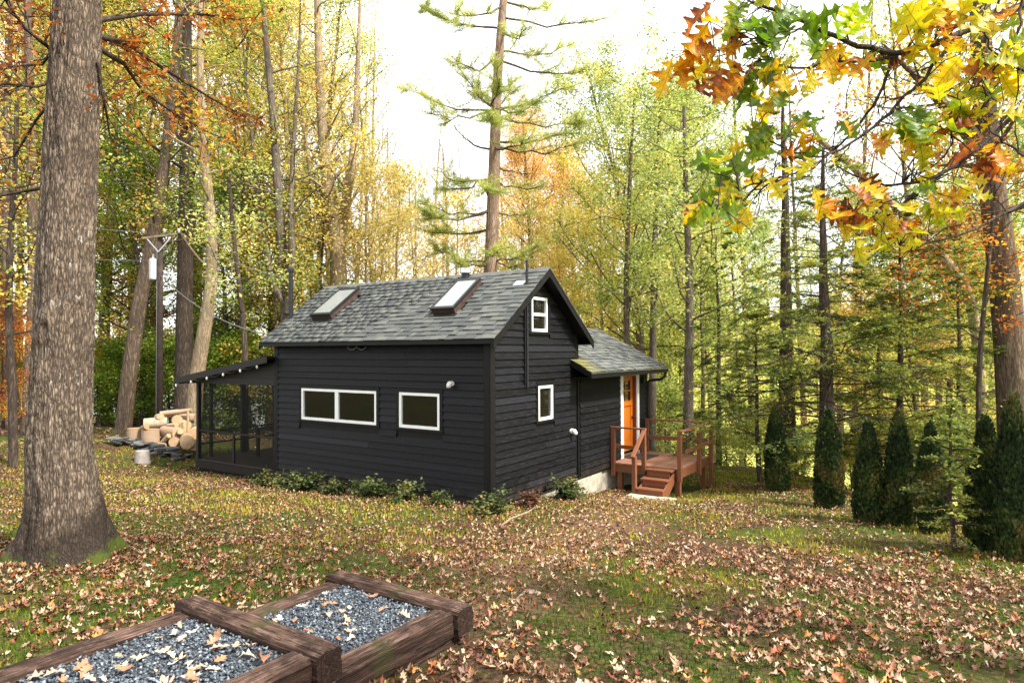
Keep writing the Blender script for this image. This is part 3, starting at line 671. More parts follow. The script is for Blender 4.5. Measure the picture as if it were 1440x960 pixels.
for a_, b_ in (((.0, L+.005, PTZ+.0005), (.09, PY, PTZ+.16)), ((.0905, PY-.09, PTZ+.0005), (W, PY, PTZ+.16)), ((W-.1, L+.005, PTZ+.0005), (W, PY-.0905, PTZ+.16))): MB().box(a_, b_).build('porch_beam', pm, cabin, .004)
for a_, b_ in (((.02, L+.056, .76), (.07, PY-.091, .80)), ((.0905, PY-.08, .70), (W-.1, PY-.03, .745)), ((.0905, PY-.07, .40), (W-.1, PY-.04, .44)), ((W-.08, L+.066, .72), (W-.03, PY-.091, .76))): MB().box(a_, b_).build('porch_rail', pm, cabin, .003)
MB().box((.03, 7.58, PZ+.001), (.075, 7.64, .759)).build('porch_baluster', pm, cabin, .003)
for a_, b_ in (((.043, L+.06, PZ+.002), (.046, PY-.092, PTZ-.001)), ((.0915, PY-.056, PZ+.002), (W-.101, PY-.053, PTZ-.001)), ((W-.056, L+.067, PZ+.002), (W-.053, PY-.092, PTZ-.001))): MB().box(a_, b_).build('screen', M['screen'], cabin)
# triangular infill between beam and roof at the x=0 side, and the shed roof itself
MB().prism([(L+.006, PTZ+.161), (PY-.0, PTZ+.161), (PY-.0, pzr(PY)-.125), (L+.006, pzr(L)-.125)], 0, .02, .05).build('gable_panel', pm, cabin)
m = MB(); X0, X1, YE = -.22, W+.22, 9.78
def slab(m, x0, x1, y0, y1, d0, d1): m.hexa([(x0, y0, pzr(y0)+d0), (x1, y0, pzr(y0)+d0), (x1, y1, pzr(y1)+d0), (x0, y1, pzr(y1)+d0), (x0, y0, pzr(y0)+d1), (x1, y0, pzr(y0)+d1), (x1, y1, pzr(y1)+d1), (x0, y1, pzr(y1)+d1)])
slab(m, X0+.025, X1-.025, L+.01, YE-.025, -.03, 0); prf = m.build('porch_roof', M['blackmetal'], cabin)
for y in np.arange(6.35, 9.6, .45):
    m = MB(); slab(m, X0+.03, X1-.03, y, y+.04, -.12, -.031); m.build('rafter', pm, prf)
m = MB(); slab(m, X0-.0, X0+.024, L-.0, YE, -.14, .012); m.build('rake_board', pm, prf)
m = MB(); slab(m, X0+.0245, X1, YE-.0245, YE, -.14, .012); m.build('fascia', pm, prf)
# ---------------------------------------------------------------- string lights along the porch roof edge
sl = empty('string_lights', (-.24, 9.6, 2.0)); tag(sl, 'string of small round bulbs under the porch roof edge', 'string lights')
bulbs = [(9.62, 2.06), (8.95, 2.13), (8.27, 2.22), (7.6, 2.32), (6.93, 2.42), (6.3, 2.50)]
inv = Matrix.Translation((.24, -9.6, -2.0))
pts = []
for i, (y, z) in enumerate(bulbs):
    pts.append((-.245, y, pzr(y)-.15))
    if i < 5: ym = (y+bulbs[i+1][0])/2; pts.append((-.245, ym, pzr(ym)-.20))
m = MB(); m.tube([inv @ Vector(p) for p in pts], .007, 6); m.build('cable', M['cable'], sl)
bm_ = None
for y, z in bulbs:
    m = MB(); zz = pzr(y)-.155; m.tube([inv @ Vector((-.245, y, zz-d)) for d in (0, .02, .045, .07, .083)], [.012, .022, .027, .018, .005], 10); m.build('bulb', M['bulb'], sl, smooth=True)
# patio table with benches inside the porch
tb = empty('porch_table', (1.7, 7.7, PZ)); tag(tb, 'dark wooden table standing inside the screened porch', 'table')
MB().box((-.75, -.45, .70), (.75, .45, .74)).build('table_top', pm, tb, .005)
for sx in (-1, 1):
    for sy in (-1, 1): MB().box((sx*.66-.035, sy*.37-.035, .001), (sx*.66+.035, sy*.37+.035, .6995)).build('leg', pm, tb)
# little curled wire ornament under the eave
orn = empty('wall_ornament', (-.06, 3.27, 2.83)); tag(orn, 'small curled dark metal ornament under the eave above the white windows', 'ornament')
for s in (-1, 1):
    m = MB(); m.tube([(0, s*.01, 0), (-.01, s*.10, -.05), (-.015, s*.20, -.045), (-.015, s*.27, .0), (-.01, s*.24, .03)], [.012, .012, .011, .009, .006], 6); m.build('curl', M['wire'], orn, smooth=True)
MB().box((-.02, -.03, -.03), (.06, .03, .03)).build('bracket', M['blackmetal'], orn, .004)

# ---------------------------------------------------------------- deck and steps
DX0, DX1, DY, DZ = 4.94, 7.06, -1.73, .08
deck = empty('deck', (DX0, 0, 0)); tag(deck, 'small red brown wooden deck with railings and three steps by the orange door', 'deck')
O = Vector((DX0, 0, 0))
def D(nm, a_, b_, mat=None, bev=.004): return MB().box(tuple(Vector(a_)-O), tuple(Vector(b_)-O)).build(nm, mat or M['deck'], deck, bev)
x = DX0+.002
y = -.03
while y > DY+.06:
    y1 = max(y-.138, DY+.002); D('deck_board', (DX0-.02, y1+.003, DZ-.035), (DX1+.02, y-.003, DZ+random.Random(int(y*1000)).uniform(-.002, .002)), M['deck_floor']); y = y1
D('joist', (DX0+.002, DY+.02, DZ-.22), (DX0+.04, -.04, DZ-.037)); D('joist', (DX1-.04, DY+.02, DZ-.22), (DX1-.002, -.04, DZ-.037)); D('joist', (DX0+.041, DY+.021, DZ-.22), (DX1-.041, DY+.06, DZ-.037))
RZt = .90
def post(nm, x, y, z0, z1, s=.045): return D(nm, (x-s, y-s, z0), (x+s, y+s, z1))
post('post', DX0-.047, -.09, -.22, RZt); post('post', DX0-.047, -.86, -.10, RZt); post('post', DX0-.047, DY+.02, -.20, RZt)
post('post', DX1-.05, -.09, -.22, RZt); post('post', DX1-.0, DY-.026, -.65, RZt); post('post', (DX0+DX1)/2+.12, DY-.026, -.24, RZt)
for px_, py_ in ((DX0+.12, DY+.12), (DX1-.15, DY+.12), (DX0+.12, -.2), (DX1-.15, -.2)): D('leg', (px_-.06, py_-.06, zg1(px_, py_)-.15), (px_+.06, py_+.06, DZ-.221), M['deck'])
# rails: top caps and mid rails
D('top_rail', (DX0-.09, -.91, RZt+.001), (DX0+.0, -.03, RZt+.04)); D('mid_rail', (DX0-.000, -.90, .42), (DX0+.03, -.05, .51))
D('top_rail', (DX0-.10, DY-.08, RZt+.001), (DX1+.06, DY+.03, RZt+.04)); D('mid_rail', (DX0-.001, DY-.105, .42), (DX1+.03, DY-.073, .51))
D('top_rail', (DX1-.10, DY+.031, RZt+.001), (DX1+.0, -.03, RZt+.04)); D('mid_rail', (DX1-.10, DY+.03, .42), (DX1-.097+.03, -.135, .51))
# steps run down towards -x
SY0, SY1 = -1.60, -.98
RUN, RISE = .27, .17
for k in range(3):
    x1 = DX0-.03-k*RUN; z = DZ-.02-k*RISE
    if k == 0: x1 = DX0-.005
    D('tread', (DX0-.03-(k+1)*RUN, SY0, z-.04), (x1-(.03 if k else 0), SY1, z))
    D('riser', (DX0-.03-(k+1)*RUN+.03, SY0+.045, z-RISE+.002), (DX0-.03-(k+1)*RUN+.05, SY1-.045, z-.041), M['deck'])
for y0 in (SY0+.005, SY1-.045):
    m = MB(); xl = DX0-.03-3*RUN; poly = [(DX0-.045-DX0, DZ-.08), (DX0-.045-DX0, DZ-.30), (xl+.15-DX0, -.62), (xl+.03-DX0, -.62), (xl+.03-DX0, DZ-.06-2*RISE-.03)]
    poly = [(u, v) for u, v in poly]; m.prism(poly, 1, y0, y0+.038) if y0 < -1.3 else m.prism(poly, 1, y0, y0+.038); 
    o = m.build('stringer', M['deck'], deck)
SY0 = SY0
nx_ = DX0-.03-2.75*RUN
post('newel', nx_, SY1+.05, -.58, .40, .045)
m = MB(); m.beam(Vector((nx_-.10, SY1+.05, .39))-O, Vector((DX0-.02, SY1+.05+.055, RZt+.03))-O, .09, .04); m.build('hand_rail', M['deck'], deck, .004)
mat_ = MB().box((-.42, -.26, .0), (.42, .26, .014)).build('doormat', M['cable'], None, .004); mat_.location = (6.05, -.36, DZ+.004); tag(mat_, 'dark doormat lying before the orange door', 'doormat')
slabm = MB().box((-.3, -.55, -.06), (.32, .5, .03)).build('step_slab', M['concrete'], None, .02); slabm.location = (3.86, -1.35, zg1(3.86, -1.35)); tag(slabm, 'pale flat stone slab at the foot of the deck steps', 'stone slab')

# ---------------------------------------------------------------- timber beds of gravel
def timber(nm, p, q, w_, h, parent, seed, org):
    """weathered squared log: many rings, each corner worn by noise"""
    p, q = Vector(p), Vector(q); d = (q-p); n = max(8, int(d.length/.06)); d.normalize(); s = Vector((-d.y, d.x, 0)); prof = []
    nn = 6
    for a_, b_ in ((-1,-1),(1,-1),(1,1),(-1,1)):
        pass
    edge = [(-1+2*t/nn, -1) for t in range(nn)]+[(1, -1+2*t/nn) for t in range(nn)]+[(1-2*t/nn, 1) for t in range(nn)]+[(-1, 1-2*t/nn) for t in range(nn)]
    m = MB(); K = len(edge); v = []
    for i in range(n+1):
        c = p.lerp(q, i/n)
        for u, t in edge:
            rr = .90+.10*(1-min(1, abs(abs(u)-abs(t))*2.5)) if 0 else 1
            cu, ct = u, t
            if abs(u) > .8 and abs(t) > .8: wr = .90+.06*mnoise.noise(Vector((i*.06*3+u*5, t*3, seed))); cu, ct = u*wr, t*wr
            nz = mnoise.noise(Vector((i*.06*2+seed*7, u*2.1, t*2.1)))*.075+mnoise.noise(Vector((i*.06*7+seed*3, u*6, t*6)))*.07
            g = mnoise.noise(Vector((i*.06*1.2+seed, u*11, t*11)))*.10
            f = 1+nz+g-(.05 if i in (0, n) else 0)
            v.append(c+s*(cu*w_/2*f)+Vector((0, 0, ct*h/2*f))-Vector(org)-d*(mnoise.noise(Vector((u*2, t*2, seed)))*.015 if i in (0, n) else 0))
    f = [(i*K+k, i*K+(k+1) % K, (i+1)*K+(k+1) % K, (i+1)*K+k) for i in range(n) for k in range(K)]
    f += [tuple(range(K))[::-1], tuple(range(n*K, n*K+K))]
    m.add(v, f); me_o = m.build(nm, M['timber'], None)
    # local x along the timber for the grain
    me_o.data.transform(Matrix((tuple(d)+(0,), tuple(s)+(0,), (0, 0, 1, 0), (0, 0, 0, 1))) @ Matrix.Translation(Vector(org)-p))
    me_o.matrix_local = Matrix.Translation(p-Vector(org)) @ Matrix((tuple(d)+(0,), tuple(s)+(0,), (0, 0, 1, 0), (0, 0, 0, 1))).transposed()
    me_o.parent = parent
    return me_o
TWd, TH = .185, .20
def bed(label, x0, x1, y0, y1, zt, org, seed, near_open=False, far_low=True):
    b = empty('timber_bed', org); tag(b, label, 'garden bed', 'stepped timber beds of gravel')
    zc = zt-TH/2
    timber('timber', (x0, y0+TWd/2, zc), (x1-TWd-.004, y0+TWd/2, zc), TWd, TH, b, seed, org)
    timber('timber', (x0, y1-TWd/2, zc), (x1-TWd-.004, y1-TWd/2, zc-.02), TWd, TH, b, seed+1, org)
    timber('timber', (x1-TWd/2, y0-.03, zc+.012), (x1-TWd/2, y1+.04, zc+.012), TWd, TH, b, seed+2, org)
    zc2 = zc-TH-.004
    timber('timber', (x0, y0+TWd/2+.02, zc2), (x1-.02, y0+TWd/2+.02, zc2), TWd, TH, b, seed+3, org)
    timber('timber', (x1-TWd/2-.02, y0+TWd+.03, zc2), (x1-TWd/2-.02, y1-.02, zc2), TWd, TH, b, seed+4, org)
    return b
BY0, BY1 = -3.80, -2.47
B1 = (-9.3, -6.86, BY0-.02, BY1, 1.08); B2 = (-7.05, -5.60, BY0, BY1-.02, .90)
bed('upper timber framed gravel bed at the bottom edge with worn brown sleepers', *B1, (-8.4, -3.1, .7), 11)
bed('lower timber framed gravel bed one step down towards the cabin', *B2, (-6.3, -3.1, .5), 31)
blk = empty('timber_block', (-5.46, -3.72, .42)); tag(blk, 'short timber block on the ground beyond the lower bed corner', 'timber block')
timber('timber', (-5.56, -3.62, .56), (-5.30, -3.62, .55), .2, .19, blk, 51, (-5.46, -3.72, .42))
# gravel
def rock_verts(r, k):
    v = []; 
    for i in range(6):
        ax = [(1,0,0),(-1,0,0),(0,1,0),(0,-1,0),(0,0,1),(0,0,-1)][i]; s = r.uniform(.6, 1.1)
        v.append((ax[0]*s+r.uniform(-.3,.3), ax[1]*s*.8+r.uniform(-.3,.3), ax[2]*s*.55+r.uniform(-.15,.15)))
    return np.array(v)
OCT = np.array([(0,2,4),(2,1,4),(1,3,4),(3,0,4),(2,0,5),(1,2,5),(3,1,5),(0,3,5)])
def rots(n, r, tilt=1.0):
    """random rotations: yaw free, tilt limited"""
    yaw = r.uniform(0, 2*np.pi, n); ax = r.uniform(0, 2*np.pi, n); t = np.abs(r.normal(0, 1, n))*tilt
    cy, sy = np.cos(yaw), np.sin(yaw); Z = np.zeros(n); O1 = np.ones(n)
    Rz = np.stack([np.stack([cy,-sy,Z],-1), np.stack([sy,cy,Z],-1), np.stack([Z,Z,O1],-1)], 1)
    ux, uy = np.cos(ax), np.sin(ax); c, s = np.cos(t), np.sin(t)
    Rt = np.stack([np.stack([c+ux*ux*(1-c), ux*uy*(1-c), uy*s],-1), np.stack([ux*uy*(1-c), c+uy*uy*(1-c), -ux*s],-1), np.stack([-uy*s, ux*s, c],-1)], 1)
    return Rt @ Rz
def scatter(name, protos, faces, pos, R, sc, mat, tone=None, colr=None, smooth=False, uvs=None):
    """many copies of a few shapes in one mesh"""
    n = len(pos); which = np.arange(n) % len(protos); Vs, Fs, off = [], [], 0; tn, cl, uu = [], [], []
    for k, pv in enumerate(protos):
        ix = np.nonzero(which == k)[0]
        if not len(ix): continue
        s = sc[ix]; s = s[:, None, None] if s.ndim == 1 else s[:, None, :]
        v = np.einsum('nij,nvj->nvi', R[ix], pv[None]*s)+pos[ix][:, None, :]
        f = faces[k] if isinstance(faces, list) else faces
        Fs.append((f[None]+(np.arange(len(ix))*len(pv))[:, None, None]+off).reshape(-1, f.shape[1])); Vs.append(v.reshape(-1, 3)); off += len(ix)*len(pv)
        if tone is not None: tn.append(np.repeat(tone[ix], len(pv)))
        if colr is not None: cl.append(np.repeat(colr[ix], len(pv), 0))
    at_ = {}
    if tone is not None: at_['tone'] = ('FLOAT', np.concatenate(tn))
    if colr is not None: at_['col'] = ('FLOAT_COLOR', np.concatenate(cl))
    return np_mesh(name, np.concatenate(Vs), np.concatenate(Fs), mat, smooth, at_)
def gravel(label, x0, x1, y0, y1, z, n, seed):
    r = np.random.default_rng(seed); rr = random.Random(seed)
    pos = np.stack([r.uniform(x0, x1, n), r.uniform(y0, y1, n), np.zeros(n)], -1)
    pos[:, 2] = z+.022*(fbm(pos[:, 0]*4, pos[:, 1]*4, seed)-.5)+r.uniform(-.008, .008, n)
    sc = r.uniform(.008, .019, n); protos = [rock_verts(rr, k) for k in range(8)]
    me = scatter('gravel', protos, OCT, pos, rots(n, r, .7), sc, M['gravel'], tone=np.clip(r.beta(2, 2.2, n), 0, 1))
    o = link('gravel', me); tag(o, label, kind='stuff')
    s = MB().box((x0, y0, z-.16), (x1, y1, z-.012)).build('gravel_base', M['gravel_bed'], o)
gravel('blue grey gravel filling the upper timber bed', B1[0]+.02, B1[1]-TWd-.01, B1[2]+TWd, B1[3]-TWd, 1.035, 7500, 3)
gravel('blue grey gravel filling the lower timber bed', B1[1]+.0, B2[1]-TWd-.01, B2[2]+TWd, B2[3]-TWd, .865, 4200, 4)

# ---------------------------------------------------------------- fallen leaves and grass
OAK = [(0, .012), (.10, .014), (.20, .20), (.27, .23), (.33, .09), (.44, .34), (.52, .37), (.58, .12), (.68, .27), (.76, .26), (.82, .11), (.90, .12), (1.0, .0)]
OAK2 = [(0, .01), (.20, .17), (.33, .08), (.50, .29), (.61, .11), (.76, .22), (.86, .08), (1.0, 0)]
MAPLE = [(0, .01), (.10, .16), (.14, .34), (.30, .20), (.42, .48), (.50, .46), (.58, .16), (.72, .25), (.80, .10), (1.0, 0)]
def leaf_proto(st, curl=.5, fold=.25, seed=0, wr=(1, 1)):
    r = random.Random(seed); V, F, U = [], [], []; wk = r.uniform(*wr)
    bend = r.uniform(-curl, curl); tw = r.uniform(-.4, .4)
    for i, (y, wd) in enumerate(st):
        for k, s in enumerate((-1, 0, 1)):
            ww = wk*wd*(1+r.uniform(-.22, .22)) if s else 0
            x = s*ww; z = fold*abs(x)+bend*(y-.5)**2*1.3+tw*x*(y-.3)+r.uniform(-.03, .03)*abs(s)+(r.uniform(-.05,.12)*curl if s and wd > .2 else 0)
            yy = y+(.06*wd/.35 if s else 0)*(1 if y < .85 else 0)
            V.append((x, yy-.4, z)); U.append((x, y))
    for i in range(len(st)-1):
        b = i*3; F += [(b, b+1, b+4, b+3), (b+1, b+2, b+5, b+4)]
    return np.array(V), np.array(F), np.array(U)
def in_boxes(x, y):
    b = np.zeros(len(x), bool)
    for x0, x1, y0, y1 in ((0-.06, W, -.02, PY+.06), (W-.1, W2, -.05, WD), (DX0-.05, DX1, DY, 0), (B1[0], B1[1], B1[2]-.02, B1[3]+.02), (B2[0], B2[1], B2[2]-.02, B2[3]+.02)): b |= (x > x0) & (x < x1) & (y > y0) & (y < y1)
    return b
TREE = Vector((-6.11, 1.37, 0)); TREE.z = zg1(TREE.x, TREE.y)
PAL = np.array([(.50,.33,.21),(.62,.47,.32),(.25,.10,.045),(.38,.17,.085),(.11,.042,.02),(.50,.31,.23),(.30,.07,.025),(.56,.24,.04),(.56,.44,.12),(.72,.60,.48)])
PW = np.array([.12,.13,.17,.14,.22,.06,.07,.03,.01,.05])
def leaf_cols(n, r):
    c = PAL[r.choice(len(PAL), n, p=PW)]*r.uniform(.45, 1.1, (n, 1)); c = c*np.array((.90, .86, .74)); return np.concatenate([np.clip(c, 0, .8), np.ones((n, 1))], 1)
def wedge_points(n, r, d0, d1, half=.86, power=1.0):
    d = d0+(d1-d0)*r.uniform(0, 1, n)**power; l = (r.uniform(-1, 1, n))*half*d+r.uniform(-.5, .5, n)
    return CAM[0]+.833*d+.552*l, CAM[1]+.552*d-.833*l
def leaf_cover(x, y):
    m = fbm(x*.5, y*.5, 41, 4)*.45+fbm(x*1.9, y*1.9, 43, 3)*.3+fbm(x*6, y*6, 47, 2)*.25
    near = ss(9, 5, .833*(x-CAM[0])+.552*(y-CAM[1])); band = ss(6.5, 9, .833*(x-CAM[0])+.552*(y-CAM[1]))*ss(6, 1, -.833*(y-CAM[1])+.552*(x-CAM[0]))
    slope = ss(7.5, 10, .833*(x-CAM[0])+.552*(y-CAM[1]))*ss(1.5, 4, -.833*(y-CAM[1])+.552*(x-CAM[0]))
    return np.clip((m-.382-.05*slope+.06*band-.02*near)*4.0, .09, 1.0)
def nrm_tilt(x, y): return None
r = np.random.default_rng(12)
ground_leaves = []
for n, d0, d1, st, lo, hi in ((22000, 2.6, 8.5, OAK2, .045, .10), (56000, 8, 17, [OAK2[i] for i in (0, 1, 2, 3, 5, 7)], .036, .074), (30000, 16, 32, [OAK2[i] for i in (0, 3, 5, 7)], .06, .11)):
    x, y = wedge_points(n, r, d0, d1, .84, .72)
    keep = (r.uniform(0, 1, n) < leaf_cover(x, y)*(1+.10*path_f(x, y))) & ~in_boxes(x, y)
    keep &= ~((np.hypot(x-TREE.x, y-TREE.y) < .42)); x, y = x[keep], y[keep]; k = len(x)
    pr = [leaf_proto(st, 1.7, .6, s, (.55, 1.1)) for s in range(18)]
    pos = np.stack([x, y, zg(x, y)+.012+r.uniform(0, .025, k)], -1)
    me = scatter('leaf_litter', [p[0] for p in pr], [p[1] for p in pr], pos, rots(k, r, .42), r.uniform(lo, hi, k), MAT_LITTER, colr=leaf_cols(k, r))
    o = link('leaf_litter', me); tag(o, 'dry tan and brown oak leaves scattered over the lawn', kind='stuff')
# the nearest fallen leaves one by one
LEAVES = []
for s in range(8):
    v, f, u = leaf_proto(OAK, 1.8, .6, 100+s, (.55, .9)); LEAVES.append(np_mesh('leaf', v, f, MAT_LEAF, True, uv=u))
rr = random.Random(77); placed = 0
while placed < 290:
    d = 2.9+2.6*rr.random()**.8; l = rr.uniform(-.82, .82)*d
    x, y = CAM[0]+.833*d+.552*l, CAM[1]+.552*d-.833*l; z = zg1(x, y)+.035
    inside = False
    for (x0, x1, y0, y1, zt), gz in ((B1, 1.06), (B2, .89)):
        if x0 < x < x1 and y0 < y < y1:
            inside = True
            ok = x < x1-TWd-.05 and y0+TWd+.05 < y < y1-TWd-.05 and rr.random() < (.30 if gz > 1 else .15); z = gz
            break
    else: ok = leaf_cover(np.array([x]), np.array([y]))[0] > .18+.3*rr.random()
    if inside and not ok: continue
    if not ok: continue
    o = link('leaf', LEAVES[placed % 8], None, ground); s = rr.uniform(.075, .125)
    o.location = (x, y, z); o.rotation_euler = (rr.gauss(0, .3), rr.gauss(0, .3), rr.uniform(0, 6.28)); o.scale = (s, s, s); placed += 1
# leaves lying on the gravel of both beds
x = np.concatenate([r.uniform(B1[0]+.3, B1[1]-.25, 95), r.uniform(B1[1]+.05, B2[1]-.25, 26)]); y = r.uniform(BY0+.25, BY1-.25, len(x))
pos = np.stack([x, y, np.where(x < B1[1], 1.05, .885)+r.uniform(0, .015, len(x))], -1); pr = [leaf_proto(OAK2, .8, .35, s) for s in range(10)]
cc = PAL[r.choice([0, 1, 3, 5, 9], len(x))]; cc = np.concatenate([np.clip(cc*r.uniform(.85, 1.25, (len(x), 1)), 0, .8), np.ones((len(x), 1))], 1)
o = link('leaf_litter', scatter('leaf_litter', [p[0] for p in pr], [p[1] for p in pr], pos, rots(len(x), r, .25), r.uniform(.06, .11, len(x)), MAT_LITTER, colr=cc)); tag(o, 'pale dry oak leaves lying on the gravel beds', kind='stuff')
# grass
BL = np.array([(-.07, 0, 0), (.07, 0, 0), (.05, .10, .55), (-.05, .10, .55), (0, .32, 1.0)]); BF_ = np.array([(0,1,2,3)]); BT = np.array([(3,2,4)])
def grass(n, d0, d1, h0, h1, seed, wide):
    r = np.random.default_rng(seed); x, y = wedge_points(n, r, d0, d1, .84, .75)
    m = 1-leaf_cover(x, y)*.75; g = fbm(x*.7+30, y*.7, 61, 3)
    keep = (r.uniform(0, 1, n) < m*np.clip((g-.28)*3.2, 0, 1)*(1-.45*path_f(x, y))) & ~in_boxes(x, y) & (np.hypot(x-TREE.x, y-TREE.y) > .4); x, y, g = x[keep], y[keep], g[keep]; k = len(x)
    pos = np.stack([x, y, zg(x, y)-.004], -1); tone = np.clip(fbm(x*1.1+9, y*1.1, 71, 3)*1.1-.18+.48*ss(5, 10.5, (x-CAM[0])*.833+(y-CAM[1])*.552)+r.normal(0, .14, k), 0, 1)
    sc = np.stack([np.full(k, wide), np.full(k, 1.0), np.full(k, 1.0)], -1)*r.uniform(h0, h1, k)[:, None]
    v = BL[None]*sc[:, None, :]; R = rots(k, r, .25); v = np.einsum('nij,nvj->nvi', R, v)+pos[:, None]
    f4 = BF_[None]+(np.arange(k)*5)[:, None, None]; f3 = BT[None]+(np.arange(k)*5)[:, None, None]
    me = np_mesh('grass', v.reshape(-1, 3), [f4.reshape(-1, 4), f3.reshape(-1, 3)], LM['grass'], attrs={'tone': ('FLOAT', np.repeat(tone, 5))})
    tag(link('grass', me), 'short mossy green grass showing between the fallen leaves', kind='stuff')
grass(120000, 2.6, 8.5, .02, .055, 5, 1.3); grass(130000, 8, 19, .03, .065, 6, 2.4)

# ---------------------------------------------------------------- firewood, slate stack, pot
def log(label, c, axis, ln, rad_, seed, barky=False, group='split firewood logs in the pile'):
    r = random.Random(seed); axis = Vector(axis).normalized(); a_ = axis.orthogonal().normalized(); b_ = axis.cross(a_); c = Vector(c); n = 16
    o = empty('firewood_log', c); tag(o, label, 'log', group); m = MB()
    ph = [r.uniform(0, 6.28) for _ in range(3)]
    def P(t, k, s=1): th = 2*math.pi*k/n; rr_ = rad_*s*(1+.06*math.sin(2*th+ph[0])+.05*math.sin(3*th+ph[1]+t)); return axis*(ln*(t-.5))+(a_*math.cos(th)+b_*math.sin(th))*rr_
    v = [P(t, k, 1+.03*math.sin(5*t)) for t in (0, .33, .66, 1) for k in range(n)]; m.add(v, [(i*n+k, i*n+(k+1) % n, (i+1)*n+(k+1) % n, (i+1)*n+k) for i in range(3) for k in range(n)])
    m.build('log_bark', M['log_bark'] if not barky else BK['grey'], o, smooth=True)
    for t, nm in ((0, 'cut_end'), (1, 'cut_end')):
        m = MB(); e = .004*(-1 if t == 0 else 1); v = [P(t, k)+axis*e for k in range(n)]+[P(t, k, .5)+axis*(e*1.5) for k in range(n)]+[axis*(ln*(t-.5)+e*2)]
        m.add(v, [(k, (k+1) % n, n+(k+1) % n, n+k) for k in range(n)]+[(n+k, n+(k+1) % n, 2*n) for k in range(n)]); m.build(nm, M['log_end'], o)
    return o
def pp(px, py, D): return Vector(at(px, D, py))
FW = [  # label, px, py, depth, axis (camera right/forward/up), length, radius
 ('upright pale round of firewood leftmost in the pile', 190, 613, 19.3, (0,0,1), .46, .22),
 ('second upright round of firewood beside the leftmost one', 211, 614, 19.2, (0,0,1), .44, .25),
 ('large log lying across the two upright rounds', 219, 595, 19.8, (.9,.4,.05), .62, .19),
 ('broad pale log in the middle of the pile', 240, 607, 19.4, (.85,-.5,0), .66, .18),
 ('log with reddish heart wood facing out near the pile top', 249, 590, 19.8, (.5,-.85,.05), .5, .15),
 ('small log on the left shoulder of the pile top', 224, 586, 19.9, (.6,-.75,.1), .40, .11),
 ('long thin log lying along the very top of the pile', 251, 579, 20.0, (.98,.1,.12), .78, .085),
 ('topmost short log under the long thin one', 238, 582, 20.1, (.85,.5,.1), .5, .13),
 ('log lying at the right of the middle row against the stake', 257, 598, 19.6, (.7,-.7,0), .5, .17),
 ('short dark hearted log low in the pile centre', 246, 620, 19.1, (.3,-.95,0), .4, .15),
 ('round fallen log at the foot of the pile on the right', 263, 620, 18.8, (.45,-.9,0), .42, .21),
 ('rounded log end beside the porch corner post', 273, 609, 19.4, (.35,-.93,0), .5, .19),
 ('low log end closest to the porch corner post', 277, 623, 19.0, (.3,-.95,0), .42, .17),
 ('log lying behind the upright rounds', 228, 610, 20.0, (.95,.2,0), .6, .2),
 ('second row log behind the broad pale one', 250, 612, 20.1, (.95,-.2,0), .66, .22),
 ('small split piece resting between the leftmost round and the large log', 203, 601, 19.1, (.7,-.6,.25), .34, .085),
 ('thin split piece leaning on the front of the broad pale log', 232, 618, 18.9, (.6,-.3,.5), .42, .075),
 ('small split chunk in the notch left of the stake', 253, 607, 19.1, (.5,-.8,.2), .32, .09),
 ('short split piece on the ground before the second upright round', 224, 626, 18.8, (.95,-.2,0), .36, .08),
 ('small piece perched on the middle row under the reddish log', 243, 598, 19.4, (.8,-.4,.1), .34, .08),
 ('upper log behind the reddish hearted one', 262, 588, 20.3, (.9,.2,0), .5, .17),
]
for i, (lb, px, py, Dp, ax, ln, rd) in enumerate(FW):
    A = Vector(BR)*ax[0]+Vector((.833, .552, 0))*ax[1]+Vector((0, 0, 1))*ax[2]
    o = log(lb, pp(px, py, Dp), A, ln, rd*.93, i+5, barky=False)
stake = MB().box((-.025, -.025, -.15), (.025, .025, 1.15)).build('stake', M['log_end'], None, .003); q = pp(264, 622, 19.2); stake.location = (q.x, q.y, zg1(q.x, q.y)); tag(stake, 'thin pale stake standing up at the right side of the firewood', 'stake')
# low stack of slates
rr = random.Random(8); q0 = pp(202, 632, 18.3); SM = []
for k in range(6):
    m = MB(); n = 7; poly = [(math.cos(6.283*i/n)*rr.uniform(.7, 1.1), math.sin(6.283*i/n)*rr.uniform(.5, .9)) for i in range(n)]
    m.prism(poly, 2, -.5, .5); o = m.build('stone', M['stone'], None, .08); SM.append(o.data); bpy.data.objects.remove(o)
for i in range(84):
    t = rr.random(); layer = i//28
    l = (rr.uniform(-1, 1))*1.15*(1-.10*layer); dp = rr.uniform(-.32, .32)*(1-.2*layer)
    p = Vector((q0.x, q0.y, 0))+Vector((.552, -.833, 0))*(l+.05)+Vector((.833, .552, 0))*dp; o = link('flat_stone', SM[i % 6]); s = rr.uniform(.10, .20)
    o.location = (p.x, p.y, zg1(p.x, p.y)+.03+layer*.062+rr.uniform(0, .02)); o.rotation_euler = (rr.gauss(0, .08), rr.gauss(0, .08), rr.uniform(0, 6.3)); o.scale = (s, s, rr.uniform(.035, .06))
    tag(o, 'flat dark slate lying in the low stack in front of the firewood', 'stone', 'flat stones in the low stack')
q = pp(200, 650, 17.2); pot = empty('plant_pot', (q.x, q.y, zg1(q.x, q.y)-.02)); tag(pot, 'upturned grey clay pot on the leaves in front of the slate stack', 'pot')
m = MB(); m.tube([(0,0,0),(0,0,.05),(0,0,.051),(0,0,.33),(0,0,.34)], [.205,.205,.185,.165,.15], 24); m.build('body', M['clay'], pot, smooth=False)
m = MB(); m.tube([(0,0,.3405),(0,0,.352)], [.04,.035], 12); m.build('base_boss', M['clay'], pot)

